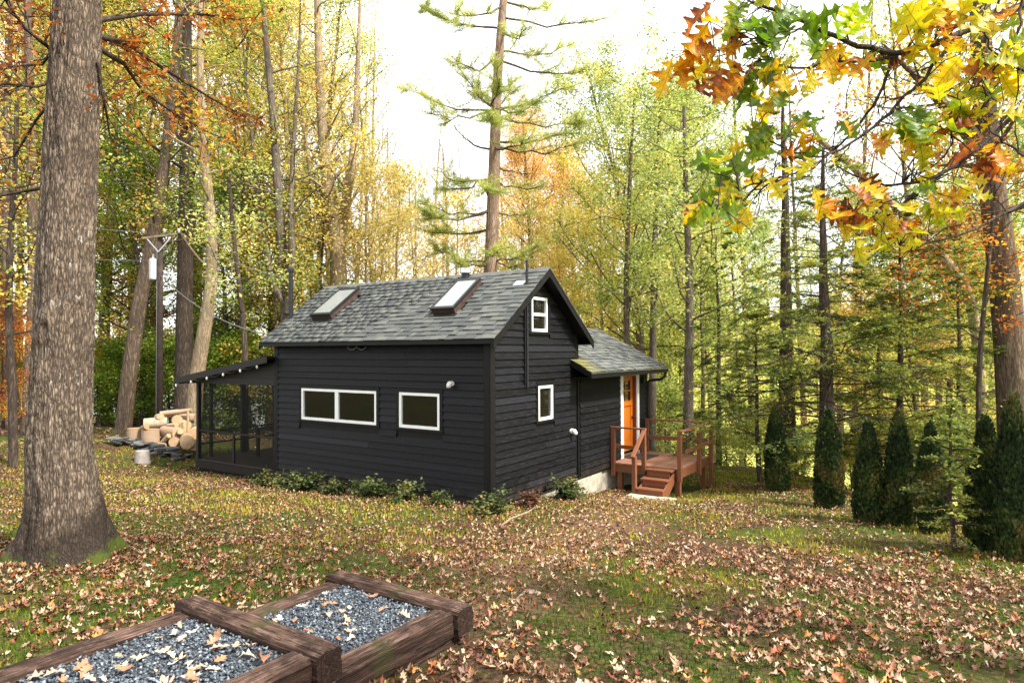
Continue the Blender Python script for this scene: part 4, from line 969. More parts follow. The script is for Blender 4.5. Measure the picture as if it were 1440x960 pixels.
# ---------------------------------------------------------------- plants: shared leaf clouds
KITE = (np.array([(0,0,0),(.34,.42,.10),(0,1,0),(-.34,.42,.10)]), np.array([(0,1,2),(0,2,3)]))
KITE5 = (np.array([(0,0,0),(.40,.30,.10),(.16,.52,.02),(.30,.78,.12),(0,1.05,-.05),(-.30,.78,.12),(-.16,.52,.02),(-.40,.30,.10)]), np.array([(0,1,2),(0,2,6),(0,6,7),(2,3,4),(2,4,6),(6,4,5)]))
def cloud(name, pts, r, size, mat, tone_fn=None, proto=KITE, tilt=.9, clump=.7, smooth=False, R=None):
    n = len(pts); s = r.uniform(size*.65, size*1.3, n)
    cl = fbm(pts[:, 0]*clump+pts[:, 2]*.37, pts[:, 1]*clump+pts[:, 2]*clump, int(r.integers(1e4)), 3)
    tone = np.clip(.5+(cl-.5)*1.5+r.normal(0, .20, n), 0, 1)
    if tone_fn is not None: tone = np.clip(tone_fn(pts, tone), 0, 1)
    return scatter(name, [proto[0]], [proto[1]], pts, rots(n, r, tilt) if R is None else R, s, mat, tone=tone)
class Wood:
    def __init__(s): s.v = []; s.f = []; s.n = 0
    def tube(s, pts, rr, k=5):
        P = np.asarray(pts, float); n = len(P); rr = np.asarray(rr, float)
        T = np.gradient(P, axis=0); T /= np.linalg.norm(T, axis=1)[:, None]+1e-9
        ref = np.array((0, 0, 1.0)) if abs(T[0, 2]) < .8 else np.array((1.0, 0, 0))
        A = np.cross(T, ref); A /= np.linalg.norm(A, axis=1)[:, None]+1e-9; B = np.cross(T, A)
        th = 2*np.pi*np.arange(k)/k
        V = P[:, None]+(A[:, None]*np.cos(th)[None, :, None]+B[:, None]*np.sin(th)[None, :, None])*rr[:, None, None]
        i = np.arange(n-1)[:, None]*k; j = np.arange(k)[None]; j2 = (j+1) % k
        s.f.append((np.stack([i+j, i+j2, i+k+j2, i+k+j], -1).reshape(-1, 4))+s.n); s.v.append(V.reshape(-1, 3)); s.n += n*k
    def mesh(s, name, mat): return np_mesh(name, np.concatenate(s.v), np.concatenate(s.f), mat, True)
def wander(p, d, ln, n, r, wob=.12, lift=0.0):
    p = np.array(p, float); d = np.array(d, float); d /= np.linalg.norm(d); out = [p.copy()]
    for i in range(n):
        d = d+r.normal(0, wob, 3)+np.array((0, 0, lift/n)); d /= np.linalg.norm(d); p = p+d*ln/n; out.append(p.copy())
    return np.array(out), d
def tree_meshes(name, seed, H, r0, cs, spread, nb, per, leaf, wood, lift=.35, lean=(0, 0), forks=1, twig=6, elev=(.2, 1.0), top=1.0, spreadleaf=.28, shape='round', proto=KITE):
    """one kind of tree: a tapered trunk with limbs and twigs, and a cloud of separate leaves at the twigs"""
    r = np.random.default_rng(seed); Wd = Wood(); pts = []
    zs = np.linspace(0, H, 14); wob = np.cumsum(np.cumsum(r.normal(0, .035*H/14, (14, 2)), 0), 0)*.6+np.cumsum(r.normal(0, .06*H/14, (14, 2)), 0)*.5; wob -= wob[0]
    tr = np.stack([wob[:, 0]+lean[0]*zs/H, wob[:, 1]+lean[1]*zs/H, zs], -1); tr[0, 2] = -.5
    rt = r0*(1-.93*(zs/H))**.85+.012; rt[0] = r0*1.5; rt[1] *= 1.05
    Wd.tube(tr, rt, 10)
    az = r.uniform(0, 6.28)
    for b in range(nb):
        t = cs+(1-cs)*((b+r.uniform(0, .9))/nb)*.985; az += 2.4+r.normal(0, .35)
        q = (t-cs)/(1-cs)
        prof = (math.sin(math.pi*min(1, .12+.80*q**.8))**.8) if shape == 'round' else (1-q*.85) if shape == 'cone' else .55+.45*math.sin(math.pi*q)
        ln = spread*prof*r.uniform(.7, 1.15)
        i = t*13; k = int(min(12, i)); p = tr[k]*(1-(i-k))+tr[k+1]*(i-k); rb = max(.012, (r0*(1-.93*t)**.85)*.42)
        e = elev[0]+(elev[1]-elev[0])*q+r.normal(0, .12)
        d = np.array((math.cos(az)*math.cos(e), math.sin(az)*math.cos(e), math.sin(e)))
        bp, _ = wander(p, d, ln, 6, r, .13, lift); Wd.tube(bp, np.linspace(rb, rb*.22+.004, 7), 5)
        for sgi in range(twig):
            u = r.uniform(.3, 1.0); ii = u*6; kk = int(min(5, ii)); sp_ = bp[kk]*(1-(ii-kk))+bp[kk+1]*(ii-kk)
            dd = (bp[kk+1]-bp[kk]); dd /= np.linalg.norm(dd); dd = dd+r.normal(0, .62, 3)*np.array((1, 1, .7))
            l2 = ln*r.uniform(.22, .45)*(1.2-u*.5); tp, _ = wander(sp_, dd, l2, 3, r, .2, .1); Wd.tube(tp, np.linspace(max(.006, rb*.28), .004, 4), 3)
            m = int(per*r.uniform(.5, 1.4))
            if m > 0:
                w_ = r.uniform(0.15, 1.05, m)*3; k3 = np.minimum(2, w_.astype(int)); fr = (w_-k3)[:, None]
                c = tp[k3]*(1-fr)+tp[np.minimum(3, k3+1)]*fr
                pts.append(c+r.normal(0, 1, (m, 3))*np.array((spreadleaf, spreadleaf, spreadleaf*.55)))
    tm = Wd.mesh(name+'_trunk', wood)
    cm = None
    if pts:
        P = np.concatenate(pts); cm = cloud(name+'_crown', P, r, leaf, LM['green'], proto=proto)
    return tm, cm
KIND = {}; KH = {}
def kind(key, n, **kw): KH[key] = kw['H']; KIND[key] = [tree_meshes(key, 100+37*i+sum(map(ord, key)), wood=BK['grey'], **kw) for i in range(n)]
kind('broad', 3, H=17, r0=.21, cs=.24, spread=4.0, nb=44, per=84, leaf=.10, twig=7, spreadleaf=.32)
kind('tall', 3, H=21, r0=.20, cs=.36, spread=3.1, nb=38, per=58, leaf=.10, twig=7, spreadleaf=.32)
kind('airy', 3, H=19, r0=.15, cs=.30, spread=3.3, nb=36, per=24, leaf=.10, twig=6, spreadleaf=.3)
kind('bare', 2, H=17, r0=.13, cs=.25, spread=3.0, nb=36, per=2, leaf=.09, twig=8)
kind('young', 3, H=8, r0=.07, cs=.12, spread=2.3, nb=28, per=44, leaf=.10, twig=6, elev=(.0, .8), spreadleaf=.26)
kind('bushy', 2, H=3.2, r0=.05, cs=.03, spread=1.7, nb=26, per=46, leaf=.105, twig=6, elev=(.2, 1.1), spreadleaf=.24)
kind('conifer', 2, H=13, r0=.17, cs=.16, spread=3.0, nb=70, per=26, leaf=.16, twig=6, lift=-.25, elev=(-.1, .45), spreadleaf=.17, shape='cone')
def tree(name, label, p, kd, i, pal, barkname, s=1.0, rz=None, group=None, cat='tree', sz=None):
    tm, cm = KIND[kd][i % len(KIND[kd])]
    o = empty(name, p, rz if rz is not None else rr.uniform(0, 6.28)); tag(o, label, cat, group)
    t = link('trunk', tm, None, o); t.material_slots[0].link = 'OBJECT'; t.material_slots[0].material = BK[barkname]
    if cm is not None:
        c = link('crown', cm, None, o); c.material_slots[0].link = 'OBJECT'; c.material_slots[0].material = LM[pal]
    o.scale = (s, s, sz or s); return o
# ---------------------------------------------------------------- low shrubs along the cabin wall
def shrub_mesh(seed, pal, rx=.36, h=.42, n=900, leaf=.055):
    r = np.random.default_rng(seed); Wd = Wood(); pts = []
    for b in range(22):
        a_ = r.uniform(0, 6.28); e = r.uniform(.35, 1.4); d = (math.cos(a_)*math.cos(e), math.sin(a_)*math.cos(e), math.sin(e)); ln = r.uniform(.5, 1.05)*(rx if e < .8 else h)
        p, _ = wander((r.normal(0, .05), r.normal(0, .05), -.03), d, ln, 4, r, .16, .2); Wd.tube(p, np.linspace(.008, .003, 5), 4)
        m = n//22; t = r.uniform(.35, 1.05, m)*4; k = np.minimum(3, t.astype(int)); f = (t-k)[:, None]; pts.append(p[k]*(1-f)+p[np.minimum(4, k+1)]*f+r.normal(0, .035, (m, 3)))
    P = np.concatenate(pts); P[:, 2] = np.maximum(P[:, 2], .01)
    return Wd.mesh('shrub_stems', BK['dark']), cloud('shrub_foliage', P, r, leaf, LM[pal], proto=KITE, tilt=.8, clump=4)
SHM = [shrub_mesh(s, 'shrub') for s in (1, 2, 3)]
def shrub(label, x, y, i, s, pal='shrub'):
    o = empty('shrub', (x, y, zg1(x, y)), rr.uniform(0, 6.3)); s *= 1.1; o.scale = (s*1.15, s*1.15, s*.95); tag(o, label, 'shrub', 'low shrubs along the cabin wall')
    link('stems', SHM[i % 3][0], None, o); f = link('foliage', SHM[i % 3][1], None, o); f.material_slots[0].link = 'OBJECT'; f.material_slots[0].material = LM[pal]
def wall_y(px):  # y on the long wall for an image column
    d = BF+BR*((px-720)/FPX); t = -CAM[0]/d[0]; return CAM[1]+d[1]*t
for i, (px, off, s, lb, pal) in enumerate(((400, .45, 1.0, 'low evergreen shrub leftmost on the long wall beside the porch', 'shrub'), (432, .45, .95, 'shrub below the left end of the double window', 'shrub'), (458, .48, 1.15, 'dark green shrub below the middle of the double window', 'shrub'),
    (495, .5, .9, 'shrub below the right pane of the double window', 'shrub'), (535, .5, .85, 'shrub below the gap between the double and the square window', 'shrub'), (556, .5, 1.05, 'shrub below the left edge of the square white window', 'shrub'), (597, .48, 1.0, 'brownish green shrub below the square white window', 'shrub'), (640, .42, .7, 'smallest shrub low on the wall under the round wall vent', 'shrub'))):
    shrub(lb, -off, wall_y(px), i, s, pal)
shrub('bushy shrub standing just off the front corner of the cabin', -.62, -.52, 1, 1.0)
shrub('thin reddish shrub on the gable side next to the front corner', .62, -.42, 2, .8, 'redshrub')
shrub('wide green shrub on the gable side under the small white window', 2.02, -.42, 0, 1.2)

# ---------------------------------------------------------------- row of arborvitae
def arbor_mesh(seed, h, r0):
    r = np.random.default_rng(seed); n = 11000; t = r.uniform(0, 1, n)**.85; a_ = r.uniform(0, 6.28, n)
    prof = np.clip(1-(np.clip(t-.15, 0, 1)/.85)**1.7, 0, 1)**.72*(.80+.2*ss(0, .2, t))
    lump = .62+.66*fbm(np.cos(a_)*1.6+9, np.sin(a_)*1.6+t*7, seed, 3); rad_ = r0*prof*lump*np.sqrt(r.uniform(.45, 1.08, n))
    P = np.stack([np.cos(a_)*rad_, np.sin(a_)*rad_, t*h+.02+r.normal(0, .03, n)], -1)
    # sprays stand upright and face outward
    u = np.stack([np.cos(a_), np.sin(a_), np.zeros(n)], -1); up = np.stack([np.cos(a_)*.45, np.sin(a_)*.45, np.full(n, .9)], -1)+r.normal(0, .22, (n, 3)); up /= np.linalg.norm(up, axis=1)[:, None]
    sd_ = np.cross(up, u+r.normal(0, .4, (n, 3))); sd_ /= np.linalg.norm(sd_, axis=1)[:, None]; nn = np.cross(sd_, up); R = np.stack([sd_, up, nn], -1)
    cm = cloud('arborvitae_foliage', P, r, .036, LM['arbor'], clump=5, R=R, tone_fn=lambda p, q: q*1.0)
    Wd = Wood(); Wd.tube([(0, 0, -.2), (0, 0, h*.5), (0, 0, h*.9)], [.05, .035, .01], 7)
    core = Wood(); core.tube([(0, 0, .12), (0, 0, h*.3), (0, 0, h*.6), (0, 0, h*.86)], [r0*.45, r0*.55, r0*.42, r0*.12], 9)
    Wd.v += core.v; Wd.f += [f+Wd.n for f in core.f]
    return Wd.mesh('arborvitae_trunk', BK['dark']), cm
AV = [arbor_mesh(s, 1.0, .148) for s in (3, 5, 7)]
avs = [(1092, 578, 692, 'leftmost arborvitae of the row, standing nearest the deck', 1.0), (1166, 588, 714, 'second arborvitae from the deck, broad and rounded', 1.15), (1222, 602, 735, 'third arborvitae from the deck, slim one in the gap', 1.0), (1266, 590, 738, 'fourth arborvitae from the deck with a pointed top', .95), (1310, 606, 748, 'fifth arborvitae from the deck, next to the small spruce', 1.0), (1388, 600, 775, 'wide dark arborvitae just right of the small spruce', .95), (1428, 575, 790, 'rightmost arborvitae, tall and cut by the picture edge', .8)]
def hit(px, py):
    d = BF+BR*((px-720)/FPX)-BU*((py-480)/FPX); t = 3.0
    while t < 60:
        p = CAM+d*t
        if p[2] < zg1(p[0], p[1]): break
        t += .04
    return p, t
for i, (px, yt, yb, lb, wd) in enumerate(avs):
    p, t = hit(px, yb); h = (yb-yt)/FPX*t*1.02; o = empty('arborvitae', (p[0], p[1], zg1(p[0], p[1])-.03), rr.uniform(0, 6.3)); o.scale = (h*wd, h*wd, h)
    tag(o, lb, 'shrub', 'arborvitae along the lawn edge'); link('trunk', AV[i % 3][0], None, o); link('foliage', AV[i % 3][1], None, o)

# ---------------------------------------------------------------- the big oak
def big_oak():
    root = empty('oak_tree', TREE); tag(root, 'large oak with rough flecked bark standing close on the left, moss at its foot', 'tree')
    H = 12.0; nz, na = 420, 110; zs = np.concatenate([np.linspace(-.25, 6.6, nz-30), np.linspace(6.75, H, 30)])
    th = np.linspace(0, 2*np.pi, na, endpoint=False); Zz, T = np.meshgrid(zs, th, indexing='ij')
    rad0 = .312*(1-.056*np.clip(Zz, 0, 9)); rad0 = rad0+.30*np.exp(-np.clip(Zz+.1, 0, 9)/.36)
    flare = np.exp(-np.clip(Zz, 0, 9)/.42); rad0 = rad0*(1+flare*(.16*np.sin(3*T+.6)+.10*np.sin(5*T+2)))
    # bark: long vertical plates split by furrows
    u = T/(2*np.pi)*30; tile = lambda f, s: (fbm(np.cos(T)*f+50, np.sin(T)*f+Zz*f*.28+50, s, 3))
    cell = np.abs(((u+1.3*tile(3, 5)+.6*np.sin(Zz*3.1+np.floor(u)))%1)-.5)*2
    vert = np.abs(((Zz*5.5+2.2*tile(4, 6)+np.floor(u)*.37) % 1)-.5)*2
    pl = np.minimum(np.clip((1-cell)*2.2, 0, 1), np.clip((1-vert)*4+.45, 0, 1))
    rad0 = rad0+.026*pl+.022*(tile(9, 8)-.5)+.05*(tile(2, 12)-.5)
    kn = np.exp(-(((T-3.75+np.pi) % (2*np.pi)-np.pi)**2/.05+(Zz-2.55)**2/.02)); rad0 = rad0+.05*kn-.075*np.exp(-(((T-3.75+np.pi) % (2*np.pi)-np.pi)**2/.012+(Zz-2.53)**2/.006))
    lt = .039*Zz-.148*ss(0, 1.5, Zz); cx = .552*lt; cy = -.833*lt
    V = np.stack([cx+rad0*np.cos(T), cy+rad0*np.sin(T), Zz], -1).reshape(-1, 3)
    i = np.arange(nz-1)[:, None]*na; j = np.arange(na)[None]; j2 = (j+1) % na
    link('trunk', np_mesh('oak_trunk', V, np.stack([i+j, i+j2, i+na+j2, i+na+j], -1).reshape(-1, 4), BK['oak'], True), None, root)
    # low limbs with rust coloured leaves
    r = np.random.default_rng(9); Rv = np.array((.552, -.833, 0)); Fv = np.array((.833, .552, 0)); Up = np.array((0, 0, 1.0)); base_ = np.array(TREE)
    limbs = [ [(128, 48), (180, 62), (235, 100), (300, 140), (345, 165)], [(128, 62), (175, 90), (200, 128), (245, 160), (300, 190)], [(138, 88), (142, 120), (150, 160), (155, 195)], [(90, 112), (50, 122), (10, 118), (-40, 125)], [(85, 80), (35, 40), (10, 5), (-5, -40)], [(80, 262), (40, 268), (0, 275), (-60, 280)], [(130, 30), (200, 20), (280, 20), (350, 30)], [(90, 50), (60, 90), (10, 95), (-30, 60)], [(90, 120), (50, 170), (20, 220), (-20, 230)] ]
    Wd = Wood(); pts = []
    for li, lp_ in enumerate(limbs):
        n = len(lp_); D0 = 7.3+.0; dz = r.uniform(-.35, .9)
        P = np.array([at(x, D0+dz*k+r.normal(0, .05), y)-base_ for k, (x, y) in enumerate(lp_)])
        w0 = .035 if li < 2 or li == 6 else .022
        Wd.tube(P, np.linspace(w0, .008, n), 6)
        for tw in range(26 if li in (0, 1, 6) else 16):
            k = r.uniform(.15 if n > 4 else .3, n-1); k0 = int(min(n-2, k)); p = P[k0]*(1-(k-k0))+P[k0+1]*(k-k0)
            d = (P[k0+1]-P[k0]); d = d/np.linalg.norm(d)+r.normal(0, .7, 3)+np.array((0, 0, -.15)); tp, _ = wander(p, d, r.uniform(.3, .85), 4, r, .22, -.1); Wd.tube(tp, np.linspace(.007, .003, 5), 3)
            m = int(r.uniform(8, 24)) if li in (0, 1, 6) else 3 if li in (2, 5) else int(r.uniform(4, 13))
            f = r.uniform(.3, 1.1, m)*4; kk = np.minimum(3, f.astype(int)); ff = (f-kk)[:, None]; pts.append(tp[kk]*(1-ff)+tp[np.minimum(4, kk+1)]*ff+r.normal(0, .07, (m, 3)))
    link('limb', Wd.mesh('oak_limb', BK['dark']), None, root)
    P = np.concatenate(pts); pv, pf, _ = leaf_proto(OAK2, .6, .3, 3); pv = pv*np.array((.85, 1, 1)); tri = np.concatenate([pf[:, [0, 1, 2]], pf[:, [0, 2, 3]]])
    o = link('low_foliage', cloud('oak_low_foliage', P, r, .095, LM['rust'], proto=(pv, tri), tilt=1.0, clump=1.2), None, root)
    # crown high above the picture
    tm, cm = tree_meshes('oak_top', 5, 8, .12, .1, 4.0, 22, 34, .13, BK['grey'], twig=6)
    t = link('upper_limbs', tm, None, root); t.location = (cx.max(), cy.min(), 7.5); c = link('crown', cm, None, root); c.location = t.location; c.material_slots[0].link = 'OBJECT'; c.material_slots[0].material = LM['gold']
big_oak()

# ---------------------------------------------------------------- overhanging oak branch with single leaves, upper right
a = NT('oak branch leaf'); rn = a.objrand(); u = a.coord('UV'); sx = a.n('ShaderNodeSeparateXYZ'); a.l(u, sx.inputs[0])
g0 = a.noise(a.map(a.coord(), (1, 1, 1)), 2.6, 4, .6); ax = a.math('ABSOLUTE', sx.outputs[0])
t = a.math('ADD', a.attr('hue') if False else a.n('ShaderNodeObjectInfo').outputs['Alpha'], a.math('MULTIPLY', a.math('SUBTRACT', g0, .5), .75))
t = a.math('ADD', t, a.math('MULTIPLY', a.math('SUBTRACT', ax, .14), .55))
c = a.ramp(t, [(0,(.07,.17,.010)),(.24,(.20,.33,.015)),(.44,(.62,.54,.018)),(.60,(.82,.53,.015)),(.75,(.66,.24,.014)),(.88,(.32,.075,.012)),(1,(.14,.03,.010))])
side = a.math('ABSOLUTE', a.math('SUBTRACT', a.math('FRACT', a.math('SUBTRACT', a.math('MULTIPLY', sx.outputs[1], 7.0), a.math('MULTIPLY', ax, 6.0))), .5))
vein = a.math('MAXIMUM', a.math('LESS_THAN', ax, .010), a.math('LESS_THAN', side, .045)); c = a.mix(a.math('MULTIPLY', vein, .55), c, (.16,.07,.012))
sp_ = a.math('GREATER_THAN', a.noise(a.coord(), 16, 3), .68); c = a.mix(a.math('MULTIPLY', sp_, .7), c, (.12,.04,.012))
a.p(c, .42, .4); tr = a.n('ShaderNodeBsdfTranslucent'); a.l(a.mix(1.0, c, (1, .98, .7), 'MULTIPLY'), tr.inputs[0]); mx = a.n('ShaderNodeMixShader'); mx.inputs[0].default_value = .6
a.l(a.b.outputs[0], mx.inputs[1]); a.l(tr.outputs[0], mx.inputs[2]); a.l(mx.outputs[0], a.out.inputs[0]); MAT_OAKLEAF = a.m
FINE = [(0,.010),(.06,.012),(.12,.05),(.17,.20),(.20,.235),(.23,.20),(.27,.09),(.33,.085),(.38,.26),(.42,.36),(.45,.40),(.48,.30),(.53,.12),(.58,.11),(.63,.24),(.67,.33),(.70,.28),(.75,.12),(.80,.10),(.85,.17),(.88,.14),(.93,.05),(1.0,0)]
HL = []
for s in range(8):
    v, f, u = leaf_proto(FINE, .8, .28, 300+s); HL.append(np_mesh('leaf', v+np.array((0, .4, 0)), f, MAT_OAKLEAF, True, uv=u))
def near_oak():
    p0 = at(1990, 3.6); root = empty('oak_tree', (p0[0], p0[1], zg1(p0[0], p0[1]))); tag(root, 'oak reaching in from outside the right edge with green, yellow and rust leaves overhead', 'tree')
    b0 = np.array(root.location); r = np.random.default_rng(4); rr_ = random.Random(19)
    zs = np.linspace(-.4, 9, 12); Wd = Wood(); Wd.tube(np.stack([r.normal(0, .03, 12), r.normal(0, .03, 12), zs], -1), .24*(1-.055*zs.clip(0)), 14); link('trunk', Wd.mesh('oak_trunk', BK['grey']), None, root)
    tm, cm = tree_meshes('oak_top2', 8, 6, .10, .1, 2.6, 18, 30, .13, BK['grey'], twig=6)
    t_ = link('upper_limbs', tm, None, root); t_.location = (0, 0, 6.2); c_ = link('crown', cm, None, root); c_.location = (0, 0, 6.2); c_.material_slots[0].link = 'OBJECT'; c_.material_slots[0].material = LM['gold']
    # limbs: (points in the picture with their distance, thickness)
    T1 = [((1990, -260), 3.5), ((1700, -90), 3.2), ((1440, 2), 2.75), ((1345, 52), 2.7), ((1262, 80), 2.65), ((1190, 60), 2.6), ((1120, 24), 2.5), ((1060, 4), 2.45)]
    br = [(T1, .020, .006),
      ([((1262, 80), 2.65), ((1180, 88), 2.6), ((1110, 96), 2.55), ((1070, 84), 2.5)], .007, .003),
      ([((1345, 52), 2.7), ((1290, 120), 2.7), ((1235, 175), 2.7), ((1170, 218), 2.65), ((1110, 245), 2.6), ((1040, 268), 2.55)], .008, .003),
      ([((1255, 82), 2.65), ((1240, 130), 2.7), ((1195, 195), 2.75), ((1150, 228), 2.75), ((1060, 190), 2.7)], .007, .003),
      ([((1990, -120), 3.5), ((1650, 40), 3.2), ((1440, 146), 2.9), ((1380, 205), 2.85), ((1322, 248), 2.8), ((1280, 262), 2.75), ((1225, 258), 2.7), ((1175, 232), 2.65)], .014, .003),
      ([((1322, 248), 2.8), ((1268, 285), 2.75), ((1240, 310), 2.7), ((1200, 300), 2.7)], .006, .003),
      ([((1990, 60), 3.5), ((1600, 200), 3.1), ((1440, 285), 2.9), ((1375, 318), 2.85), ((1310, 345), 2.8), ((1265, 345), 2.8)], .010, .003),
      ([((1440, -10), 2.7), ((1432, 60), 2.7), ((1385, 110), 2.7), ((1340, 150), 2.7), ((1340, 200), 2.7)], .006, .003),
      ([((1125, 40), 2.5), ((1090, 60), 2.5), ((1040, 62), 2.5), ((1005, 72), 2.5)], .004, .002),
      ([((1440, 100), 2.6), ((1400, 80), 2.6), ((1380, 40), 2.6), ((1390, -10), 2.6)], .005, .002),
      ([((1440, 220), 2.6), ((1400, 190), 2.65), ((1375, 160), 2.7)], .005, .002),
      ([((1110, 245), 2.6), ((1060, 270), 2.6), ((1020, 285), 2.55), ((1000, 290), 2.5)], .004, .002)]
    spots = []
    for pts, w0, w1 in br:
        P = np.array([at(x, d, y)-b0 for (x, y), d in pts]); n = len(P)
        # smooth the run of the limb
        tt = np.linspace(0, n-1, n*4); Q = np.stack([np.interp(tt, np.arange(n), P[:, k]) for k in range(3)], -1)
        for _ in range(3): Q[1:-1] = Q[1:-1]*.5+(Q[:-2]+Q[2:])*.25
        Q[1:-1] += r.normal(0, .004, Q[1:-1].shape)
        Wd = Wood(); Wd.tube(Q, np.linspace(w0, w1, len(Q)), 7); link('limb', Wd.mesh('limb', BK['dark']), None, root)
        for k in range(len(Q)): spots.append((Q[k]+b0, Q[min(k+1, len(Q)-1)]-Q[max(0, k-1)]))
    # leaves: hand listed clusters (column, row, hue 0 green .. 1 brown, how many, length of leaf)
    cl = [(975,75,.72,3,.17),(965,100,.66,2,.16),(1005,90,.62,2,.15),(1010,110,.85,2,.15),(992,20,.8,1,.15),(1040,85,.85,1,.1),(1040,25,.3,3,.15),(1075,45,.15,3,.15),(1110,20,.1,3,.16),(1140,25,.12,3,.16),(1060,80,.3,2,.13),(1085,90,.5,2,.12),
     (1060,110,.15,2,.13),(1090,115,.5,2,.12),(1125,110,.55,2,.13),(1165,105,.6,3,.14),(1180,100,.75,1,.12),(1050,145,.15,2,.13),(1085,150,.55,2,.12),(1110,140,.35,2,.13),(1180,55,.3,2,.14),(1210,30,.3,2,.14),(1235,75,.3,2,.13),
     (1300,20,.50,3,.2),(1340,25,.50,3,.2),(1335,35,.8,1,.14),(1295,65,.5,2,.15),(1260,95,.88,1,.12),(1385,20,.5,1,.15),(1420,20,.6,2,.15),(1415,90,.35,2,.15),(1390,110,.5,2,.15),(1355,100,.55,3,.17),(1350,130,.5,2,.16),(1380,135,.3,2,.15),(1425,60,.35,2,.15),(1425,120,.6,2,.14),(1380,95,.85,1,.14),
     (1320,165,.3,3,.17),(1290,180,.15,2,.17),(1345,190,.88,2,.17),(1355,165,.5,2,.15),(1310,200,.4,2,.15),(1270,210,.6,2,.12),(1250,200,.65,1,.11),(1240,215,.5,1,.1),(1295,215,.75,1,.12),
     (1130,190,.2,2,.13),(1160,195,.2,2,.13),(1140,205,.55,1,.1),(1110,205,.8,1,.11),(1070,205,.2,2,.14),(1030,225,.5,2,.13),(1040,250,.15,2,.14),(1010,250,.15,2,.15),(1060,250,.45,2,.13),(1055,275,.5,1,.12),(1000,290,.2,2,.15),(1030,290,.48,2,.15),(975,300,.65,1,.1),(1105,235,.45,2,.12),(1090,215,.3,2,.12),
     (1155,240,.62,1,.08),(1170,300,.78,2,.14),(1195,290,.85,2,.14),(1230,275,.9,2,.15),(1250,280,.55,2,.12),(1215,305,.5,2,.12),(1220,340,.5,3,.12),(1240,345,.5,2,.12),(1270,320,.5,2,.13),(1275,315,.85,1,.09),(1250,330,.8,1,.1),
     (1285,262,.15,1,.1),(1310,275,.58,2,.12),(1325,290,.3,2,.14),(1345,290,.5,2,.14),(1365,265,.48,2,.13),(1400,240,.85,2,.14),(1380,280,.55,2,.12),(1420,240,.6,1,.12),(1400,200,.5,2,.13),(1430,180,.4,2,.14),(1360,215,.85,2,.12),(1290,240,.45,2,.12)]
    cnt = 0; TW = Wood()
    for x, y, hue, n, ln in cl:
        n2 = n if cnt < 255 else 1
        for q in range(n2+(2 if rr_.random() < .5 else 1 if cnt < 290 else 0)):
            xx, yy = x+rr_.gauss(0, 18), y+rr_.gauss(0, 15)
            tgt = np.array(at(xx, 2.6, yy)); s = min(spots, key=lambda s_: np.linalg.norm((s_[0]-tgt)-BF*np.dot(s_[0]-tgt, BF)))
            dD = np.dot(s[0]-CAM, BF)+rr_.uniform(-.12, .12); p = np.array(at(xx, dD, yy))
            L_ = ln*rr_.uniform(.78, 1.14)
            out = p-s[0]; out = out/(np.linalg.norm(out)+1e-6)
            d = Vector(out*.6+np.array((0, 0, -.35))+r.normal(0, .45, 3)+BR*rr_.uniform(-.5, .2)); d.normalize()
            nrm = Vector(-BF*.9+np.array((0, 0, .35))+r.normal(0, .45, 3)); nrm = (nrm-d*nrm.dot(d)).normalized(); sx_ = d.cross(nrm)
            o = link('leaf', HL[cnt % 8], None, root); st = Vector(p-b0)-d*(L_*.5)
            o.matrix_local = Matrix.Translation(st) @ Matrix((sx_, d, nrm)).transposed().to_4x4() @ Matrix.Scale(L_, 4)
            o.color = (1, 1, 1, min(1, max(0, hue+rr_.gauss(0, .07)))); cnt += 1
            e0 = s[0]-b0; e1 = np.array(st); md = (e0+e1)/2+np.array((0, 0, .02)); TW.tube([e0, md, e1, np.array(st+d*.01)], [.0028, .002, .0016, .0012], 4)
    for _ in range(110):
        q_, t_2 = spots[rr_.randrange(len(spots))]; q_ = q_-b0; dv_ = t_2/(np.linalg.norm(t_2)+1e-6)+r.normal(0, .8, 3); tp, _d = wander(q_, dv_, rr_.uniform(.10, .34), 5, r, .3, -.1); TW.tube(tp, np.linspace(.0032, .0012, 6), 4)
    o = link('twigs', TW.mesh('twigs', BK['dark']), None, root); o['kind'] = 'stuff'
    return cnt
NLEAF = near_oak()

